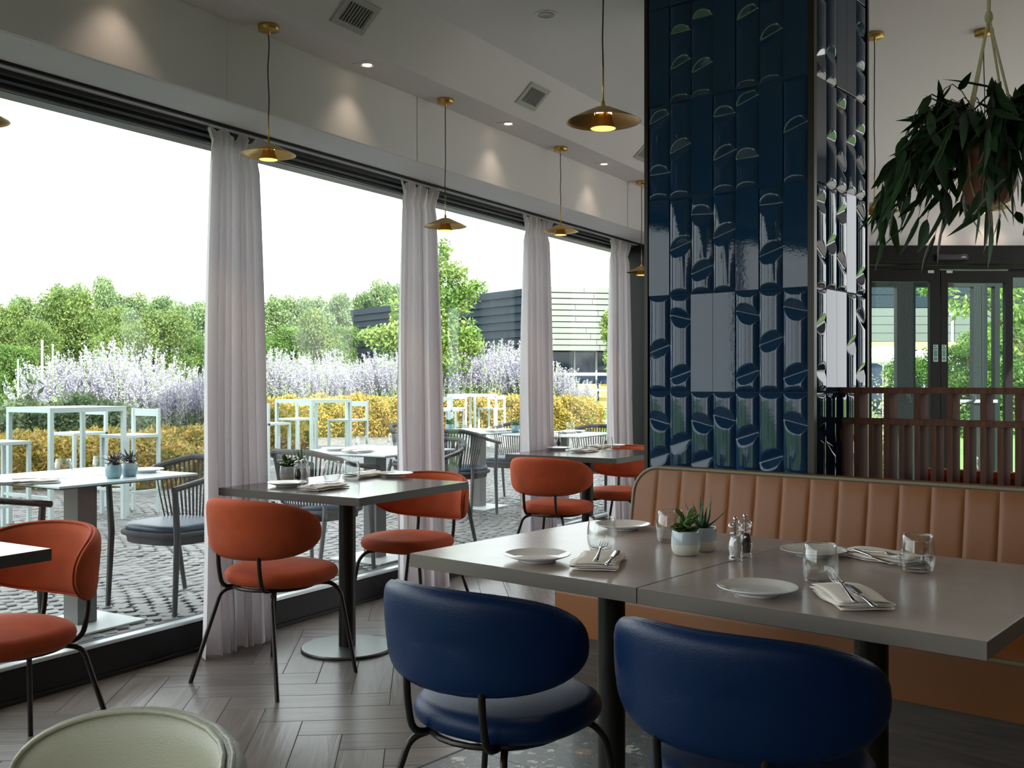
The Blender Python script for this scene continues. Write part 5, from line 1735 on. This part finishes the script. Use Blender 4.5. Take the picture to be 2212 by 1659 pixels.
# leafy young shrub at the picture edge
def sprig(name, label, x, y, h, n, mat, size, spread, group=None):
    r = thing(name, label, 'shrub', (x, y, 0), 0, group)
    P_ = []
    for i in range(7):
        a = i * .9; tipx, tipy = spread * math.cos(a), spread * math.sin(a)
        MB().sweep([(0, 0, 0), (tipx * .4, tipy * .4, h * .5), (tipx, tipy, h * (.75 + .25 * math.sin(i * 2)))], [.01, .008, .004], 5).build('stem', M_BARK, r)
        for k in range(n // 7):
            t = .2 + .8 * (k / (n // 7))
            P_.append((tipx * t * t, tipy * t * t, h * t * (.8 + .2 * math.sin(i * 2))))
    v, f = leaf_cards(np.array(P_), size, rg, .34, droop=.1)
    o = link('foliage', np_mesh('foliage', v, f, mat), r); o['kind'] = 'stuff'
sprig('leafy_shrub', 'pale green shrub with toothed leaves at the picture edge behind the bar table', -6.55, 13.3, 1.32, 420, M_SHRUB, .13, .35)
sprig('feather_grass', 'pale arching grass above the golden hedge beside the first curtain', -5.05, 16.4, 1.25, 300, M_TREE_C, .25, .4)

# ================================================================== TREES
def crown_blobs(seed, H, W, n=16, low=.16):
    r = random.Random(seed)
    out = []
    for i in range(n):
        z = H * (low + (1 - low) * (i + .5) / n)
        k = (z / H - low) / (1 - low)
        wr = W * (.55 + .75 * math.sin(PI * min(1, .18 + k * .74))) * .5
        a = r.uniform(0, 2 * PI); d = wr * r.uniform(.1, .75)
        rr_ = W * r.uniform(.12, .26)
        out.append((d * math.cos(a), d * math.sin(a), min(z, H - rr_ * .7), rr_, rr_, rr_ * r.uniform(.75, 1.0)))
    return out
def tree_meshes(seed, H, W, n, size, mat, low=.16, nb=16):
    r = np.random.default_rng(seed)
    bl = crown_blobs(seed, H, W, nb, low)
    pts = blob_points(bl, n, r, .6)
    pts[:, 2] = np.maximum(pts[:, 2], .1)
    v, f = leaf_cards(pts, size, r, .6)
    fo = np_mesh('foliage', v, f, mat)
    m = MB()
    m.sweep([(0, 0, 0), (.03 * H * .1, 0, H * .3), (0, .02, H * .75)], [W * .035, W * .025, W * .008], 7)
    for b in bl[::2]:
        m.sweep([(0, 0, H * .25), (b[0] * .5, b[1] * .5, b[2] * .7), (b[0], b[1], b[2])], [W * .014, W * .009, W * .004], 5)
    return fo, m.mesh('trunk', M_BARK, True)
TREES = {'A': [tree_meshes(s, 5.5, 4.0, 24000, .14, M_TREE_A, .10, 30) for s in (1, 2)],
         'B': [tree_meshes(s, 7.0, 3.6, 22000, .17, M_TREE_B, .12, 30) for s in (3, 4)],
         'D': [tree_meshes(s, 4.5, 3.6, 18000, .14, M_TREE_D, .06, 26) for s in (5,)]}
TDIM = {'A': (5.5, 4.0), 'B': (7.0, 3.6), 'D': (4.5, 3.6)}
NAMES = {'A': ('olive_green_tree', 'rounded olive green tree'), 'B': ('silver_green_tree', 'tall silvery green tree'), 'D': ('dark_green_tree', 'dense deep green tree')}
rt = random.Random(3)
def tree(kind, px, top, hw, Y, where, group):
    x = (px - 1106) / F * Y
    h = CAM_H + (HORIZON - top) / F * Y
    fo, tr = TREES[kind][rt.randrange(len(TREES[kind]))]
    H, W = TDIM[kind]
    nm, ds = NAMES[kind]
    r = thing(nm, ds + ' ' + where, 'tree', (x, Y, -.1), rt.uniform(0, 6), group)
    wdt = hw / F * Y / (W * .52)
    r.scale = (wdt, wdt, h / H)
    a = link('foliage', fo, r); a['kind'] = 'stuff'
    link('trunk', tr, r)
FIRST = 'in the row beyond the sage outside the first pane'
for k, px, top, hw, Y in (('A', 5, 652, 62, 44), ('B', 55, 640, 48, 60), ('A', -70, 640, 70, 46), ('A', 150, 624, 72, 46), ('B', 155, 612, 52, 62), ('B', 222, 597, 34, 56),
                          ('A', 265, 660, 50, 52), ('B', 285, 632, 55, 60), ('A', 340, 668, 75, 46), ('B', 345, 640, 50, 60), ('B', 400, 652, 45, 58), ('B', 440, 652, 50, 55), ('A', 245, 700, 50, 44), ('A', 90, 690, 45, 43), ('D', 425, 720, 50, 50), ('D', 30, 740, 50, 40), ('D', 100, 760, 40, 52), ('D', 280, 760, 60, 52), ('D', 200, 760, 50, 56), ('D', 370, 760, 60, 54)):
    tree(k, px, top, hw, Y, FIRST, 'trees outside the first pane ' + k)
SECOND = 'beyond the sage outside the second pane'
for k, px, top, hw, Y in (('B', 500, 648, 60, 58), ('B', 560, 646, 55, 62), ('B', 612, 638, 50, 64), ('A', 690, 664, 58, 44), ('D', 625, 700, 48, 46), ('B', 668, 640, 50, 64), ('B', 730, 634, 45, 66), ('B', 790, 632, 45, 72), ('B', 822, 607, 42, 70), ('B', 860, 615, 45, 74), ('D', 742, 700, 40, 58), ('D', 590, 740, 50, 46), ('D', 560, 720, 60, 52)):
    tree(k, px, top, hw, Y, SECOND, 'trees outside the second pane ' + k)
# light green tree in front of the dark building
r7 = np.random.default_rng(21)
LT = thing('light_green_tree', 'light green feathery tree before the dark clad building, split by the second curtain', 'tree', ((925 - 1106) / F * 28, 28, 0))
lb_ = [(-.1, 0, 2.6, .95, .9, .7), (.5, .2, 2.3, .75, .8, .5), (-.7, 0, 2.4, .7, .7, .55), (.1, 0, 3.3, .75, .8, .6), (.75, .1, 3.5, .6, .5, .45), (1.15, 0, 3.8, .5, .4, .3), (.35, 0, 4.2, .45, .45, .5), (.42, 0, 4.8, .22, .22, .4),
       (-1.2, 0, 2.45, .55, .5, .35), (-1.65, 0, 2.5, .3, .3, .2), (-.6, .1, 3.2, .5, .5, .45), (-.35, 0, 4.0, .35, .35, .5), (.95, 0, 2.6, .5, .4, .4), (1.2, 0, 2.2, .4, .4, .3), (.8, 0, 4.25, .35, .3, .28), (-.9, 0, 1.75, .5, .5, .3), (.7, 0, 1.7, .5, .5, .3), (0, 0, 1.7, .6, .6, .4)]
v, f = leaf_cards(blob_points(lb_, 15000, r7, .75), .12, r7, .5)
o = link('foliage', np_mesh('foliage', v, f, M_TREE_C), LT); o['kind'] = 'stuff'
m = MB().sweep([(0, 0, 0), (.05, 0, 1.6), (.1, 0, 3.0), (.35, 0, 4.9)], [.07, .055, .04, .012], 7)
for b in lb_[1:]: m.sweep([(.05, 0, 1.5), (b[0] * .5, b[1] * .5, b[2] * .8), (b[0], b[1], b[2])], [.03, .02, .008], 5)
m.build('trunk', M_BARK, LT, True)
# slim tree beside the fourth curtain
ST = thing('slim_green_tree', 'slim green tree against the pale cladding beside the fourth curtain', 'tree', ((1318 - 1106) / F * 33, 33, 0))
v, f = leaf_cards(blob_points([(0, 0, 2.9, .28, .3, .55), (.1, 0, 2.0, .3, .3, .5), (.05, 0, 3.3, .25, .3, .3)], 2600, r7, .8), .13, r7, .5)
o = link('foliage', np_mesh('foliage', v, f, M_TREE_C), ST); o['kind'] = 'stuff'
MB().sweep([(0, 0, 0), (.03, 0, 2.0), (.05, 0, 3.5)], [.05, .04, .01], 6).build('trunk', M_BARK, ST, True)
# thin posts of the car park
for px, y0, y1, w in ((91, 741, 812, .03), (114, 750, 815, .022), (39, 782, 815, .02)):
    Y = 38.0
    p = at_depth(px, y1, Y); h = (y1 - y0) / F * Y + p.z + .1
    t = thing('slim_post', 'slim white post standing behind the sage before the trees', 'post', (p.x, Y, -.06), 0, 'slim posts')
    MB().box(-w, w, -w, w, 0, h + .06, .01).build('shaft', M_WHITEP, t)
    MB().box(-w * 1.3, w * 1.3, -w * 1.3, w * 1.3, h + .05, h + .07, .005).build('cap', M_WHITEP, t)

# ================================================================== CLAD BUILDING BEYOND THE TERRACE
bl = thing('clad_building', 'low building with dark slanting side and pale clad front over a glass base', 'building', (1.3, 45, -.1))
C0 = Vector((0, 0, 0)); E0 = Vector((-10.8, 15, 0))
du = E0.normalized(); Lw = E0.length
hN = Vector((-du.y, du.x, 0))
if hN.y > 0: hN = -hN
NC = 15; HT = 5.58
for i in range(NC):
    z0, z1 = HT * i / NC, HT * (i + 1) / NC
    l0 = Lw - 2.6 * (1 - z0 / HT); l1 = Lw - 2.6 * (1 - z1 / HT)
    a, b, c, d = C0 + Vector((0, 0, z0 + .015)), C0 + du * l0 + Vector((0, 0, z0 + .015)), C0 + du * l1 + Vector((0, 0, z1 - .015)), C0 + Vector((0, 0, z1 - .015))
    fr = hN * .09
    MB().add([tuple(a + fr), tuple(b + fr), tuple(c + fr * .4), tuple(d + fr * .4), tuple(a), tuple(b), tuple(c), tuple(d)],
             [(0, 1, 2, 3), (7, 6, 5, 4), (0, 4, 5, 1), (1, 5, 6, 2), (2, 6, 7, 3), (3, 7, 4, 0)]).build('cladding_board', M_CLADD, bl)
E1 = Vector((7.5, 1.4, 0)); dv = E1.normalized(); L1_ = E1.length
gN = Vector((dv.y, -dv.x, 0))
core = [C0, du * (Lw - .3), du * (Lw - .3) + Vector((6, 3, 0)), E1 + Vector((0, 8, 0)), E1]
MB().prism([(p.x - hN.x * .02, p.y + .02, 2.75) for p in core], (0, 0, HT - 2.78)).build('upper_core', M_CLADD, bl)
core2 = [C0 + Vector((.3, 1.1, 0)), du * (Lw - 2.9) + Vector((.3, .3, 0)), du * (Lw - 3) + Vector((6, 3, 0)), E1 + Vector((0, 8, 0)), E1 + Vector((0, 1.1, 0))]
MB().prism([(p.x, p.y, 0) for p in core2], (0, 0, 2.75)).build('ground_floor_glass', M_FGLASS, bl)
NR = 11
rb = random.Random(2)
for i in range(NR):
    z0 = 2.72 + (HT - 2.74) * i / NR; z1 = 2.72 + (HT - 2.74) * (i + 1) / NR
    x = -.1
    while x < L1_:
        w = rb.uniform(1.6, 2.8); x1 = min(L1_, x + w)
        if x1 > x + .1:
            a, b = dv * (x + .008), dv * (x1 - .008)
            f0, f1 = gN * .10, gN * .05
            up0, up1 = Vector((0, 0, z0 + .012)), Vector((0, 0, z1 - .012))
            MB().add([tuple(a + f0 + up0), tuple(b + f0 + up0), tuple(b + f1 + up1), tuple(a + f1 + up1), tuple(a + up0), tuple(b + up0), tuple(b + up1), tuple(a + up1)],
                     [(0, 1, 2, 3), (7, 6, 5, 4), (0, 4, 5, 1), (1, 5, 6, 2), (2, 6, 7, 3), (3, 7, 4, 0)]).build('cladding_panel', M_CLADL, bl)
        x = x1
for x in np.arange(.55, 7.0, 1.02):
    p = dv * x + Vector((.0, 1.02, 0))
    MB().box(p.x - .04, p.x + .04, p.y - .05, p.y + .03, 0, 2.72).build('window_frame', M_FFRAME, bl)
for z, h in ((1.62, .14), (.92, .07), (0, .12)):
    MB().box(.4, 7.2, .95, 1.08, z, z + h).build('window_rail', M_FFRAME, bl)
for x in np.arange(1.6, 6.2, 1.02):
    p = dv * (x + .04) + Vector((0, 1.0, 0))
    MB().box(p.x + .06, p.x + .92, p.y + .0, p.y + .03, .14, 1.25).build('blind', M_YELLOW, bl)

# ================================================================== SEEN THROUGH THE DOORS
b3 = thing('door_view_building', 'building with dark upper cladding, pale band and yellow strip seen through the doors', 'building', (13.0, 40, -.1))
for i in range(9):
    z0 = 4.25 + i * .5
    MB().box(-1.5, 10, -.12, .0, z0, z0 + .485, .01).build('cladding_board', M_CLADD, b3)
for i in range(4):
    z0 = 2.92 + i * .33
    for j in range(6): MB().box(-1.5 + j * 1.95, .43 + j * 1.95, -.10, 0, z0, z0 + .32, .01).build('cladding_panel', M_CLADL, b3)
MB().box(-1.5, 10, -.16, 0, 2.6, 2.9).build('yellow_strip', M_YELLOW, b3)
MB().box(-1.5, 10, 0, 5, 0, 8.6).build('core', M_FGLASS, b3)
def umbrella(x, y, label):
    r = thing('parasol', label, 'parasol', (x, y, 0), .3, 'white parasols beyond the doors')
    n = 8
    vs = [(0, 0, 2.45)] + [(1.45 * math.cos(2 * PI * k / n), 1.45 * math.sin(2 * PI * k / n), 2.0) for k in range(n)] + [(1.45 * math.cos(2 * PI * k / n), 1.45 * math.sin(2 * PI * k / n), 1.86) for k in range(n)]
    MB().add(vs, [(0, 1 + k, 1 + (k + 1) % n) for k in range(n)] + [(1 + k, 1 + n + k, 1 + n + (k + 1) % n, 1 + (k + 1) % n) for k in range(n)]).build('canopy', M_UMB, r)
    MB().lathe([(.03, 0), (.03, 2.45)], 10).build('pole', M_UMB, r, True)
    for k in range(n):
        a = 2 * PI * k / n
        MB().sweep([(0, 0, 1.75), (.8 * math.cos(a), .8 * math.sin(a), 2.16)], .012, 5).build('strut', M_UMB, r)
    MB().lathe([(0, 0), (.3, 0), (.3, .05), (0, .06)], 20).build('foot', M_CONC, r)
umbrella((1908 - 1106) / F * 33, 33, 'white parasol seen through the left door leaf behind the pale bushes')
umbrella((1996 - 1106) / F * 37, 37, 'white parasol half hidden by the green tree through the doors')
for x, y, s in ((4.75, 13.0, 1.35), (5.15, 13.4, 1.25), (5.05, 12.3, 1.0), (5.5, 13.1, 1.1)):
    r = thing('pale_shrub', 'pale feathery sunlit shrub through the left door leaf', 'shrub', (x, y, 0), 0, 'pale shrubs through the doors')
    k = 1500
    t = rg.uniform(0, 1, k); a = rg.uniform(0, 2 * PI, k); st = rg.integers(0, 22, k) * 2.39
    rr2 = .30 * t * np.abs(np.sin(st * 1.7))
    pts = np.stack([rr2 * np.cos(st) + rg.normal(0, .02, k), rr2 * np.sin(st) + rg.normal(0, .02, k), s * t * (.7 + .3 * np.cos(st * 3.1))], 1)
    v, f = leaf_cards(pts, .06, rg, .4, np.tile([0, 0, .8], (k, 1)))
    o = link('foliage', np_mesh('foliage', v, f, M_PALE), r); o['kind'] = 'stuff'
    MB().sweep([(0, 0, 0), (.02, 0, s * .6)], [.02, .008], 5).build('stem', M_BARK, r)
GT = thing('leafy_garden_tree', 'sunlit garden tree with hanging leafy twigs seen through the right door leaf', 'tree', (8.6, 16.5, 0))
gb = [(-.7, 0, 2.75, .55, .4, .28), (-1.2, 0, 2.45, .4, .3, .18), (-.3, 0, 2.3, .55, .5, .3), (.2, 0, 2.9, .7, .6, .5), (.6, 0, 2.2, .6, .5, .4), (-.9, 0, 1.95, .3, .3, .2), (-1.75, 0, 2.75, .35, .3, .12), (0, 0, 1.8, .5, .4, .3)]
v, f = leaf_cards(blob_points(gb, 4200, r7, .9), .10, r7, .45, droop=.5)
o = link('foliage', np_mesh('foliage', v, f, M_TREE_C), GT); o['kind'] = 'stuff'
m = MB().sweep([(0, 0, 0), (0, 0, 1.4), (.05, 0, 2.9)], [.06, .05, .02], 7)
for b in gb: m.sweep([(0, 0, 1.3), (b[0] * .5, b[1] * .5, b[2] * .88), (b[0], b[1], b[2])], [.025, .015, .006], 5)
m.build('trunk', M_BARK, GT, True)
for i, (x, y, h, w) in enumerate(((10.5, 23.5, 2.2, 2.0), (12.0, 25, 2.6, 2.2), (13.6, 27, 3.0, 2.6), (11.0, 28, 2.0, 1.6), (15.6, 27, 3.2, 2.6))):
    fo, trk = TREES['D'][0]
    r = thing('dark_green_tree', 'low dense green tree on the lawn seen through the doors', 'tree', (x, y, -.05), i * 1.3, 'trees on the lawn')
    r.scale = (w / 3.6, w / 3.6, h / 4.5)
    a = link('foliage', fo, r); a['kind'] = 'stuff'; link('trunk', trk, r)
lp = thing('lamp_post', 'slim white lamp post on the lawn seen through the right door leaf', 'lamp post', ((2057 - 1106) / F * 28, 28, 0))
MB().lathe([(.04, 0), (.03, 3.1), (0, 3.1)], 10).build('pole', M_WHITEP, lp, True)
MB().box(-.35, .05, -.05, .05, 3.05, 3.12, .01).build('arm', M_WHITEP, lp)
# trees and hedge to the side and behind, lit as the sky implies
for i, (x, y, h, w) in enumerate(((14, -1, 4.2, 3.2), (15, 3.4, 4.6, 3.4), (14.5, 8, 4.2, 3.2), (13.5, -5.4, 4.4, 3.2))):
    fo, trk = TREES['A'][0]
    r = thing('side_garden_tree', 'garden tree outside the side windows of the room', 'tree', (x, y, -.05), i, 'trees outside the side windows')
    r.scale = (w / 4, w / 4, h / 5.5)
    a = link('foliage', fo, r); a['kind'] = 'stuff'; link('trunk', trk, r)
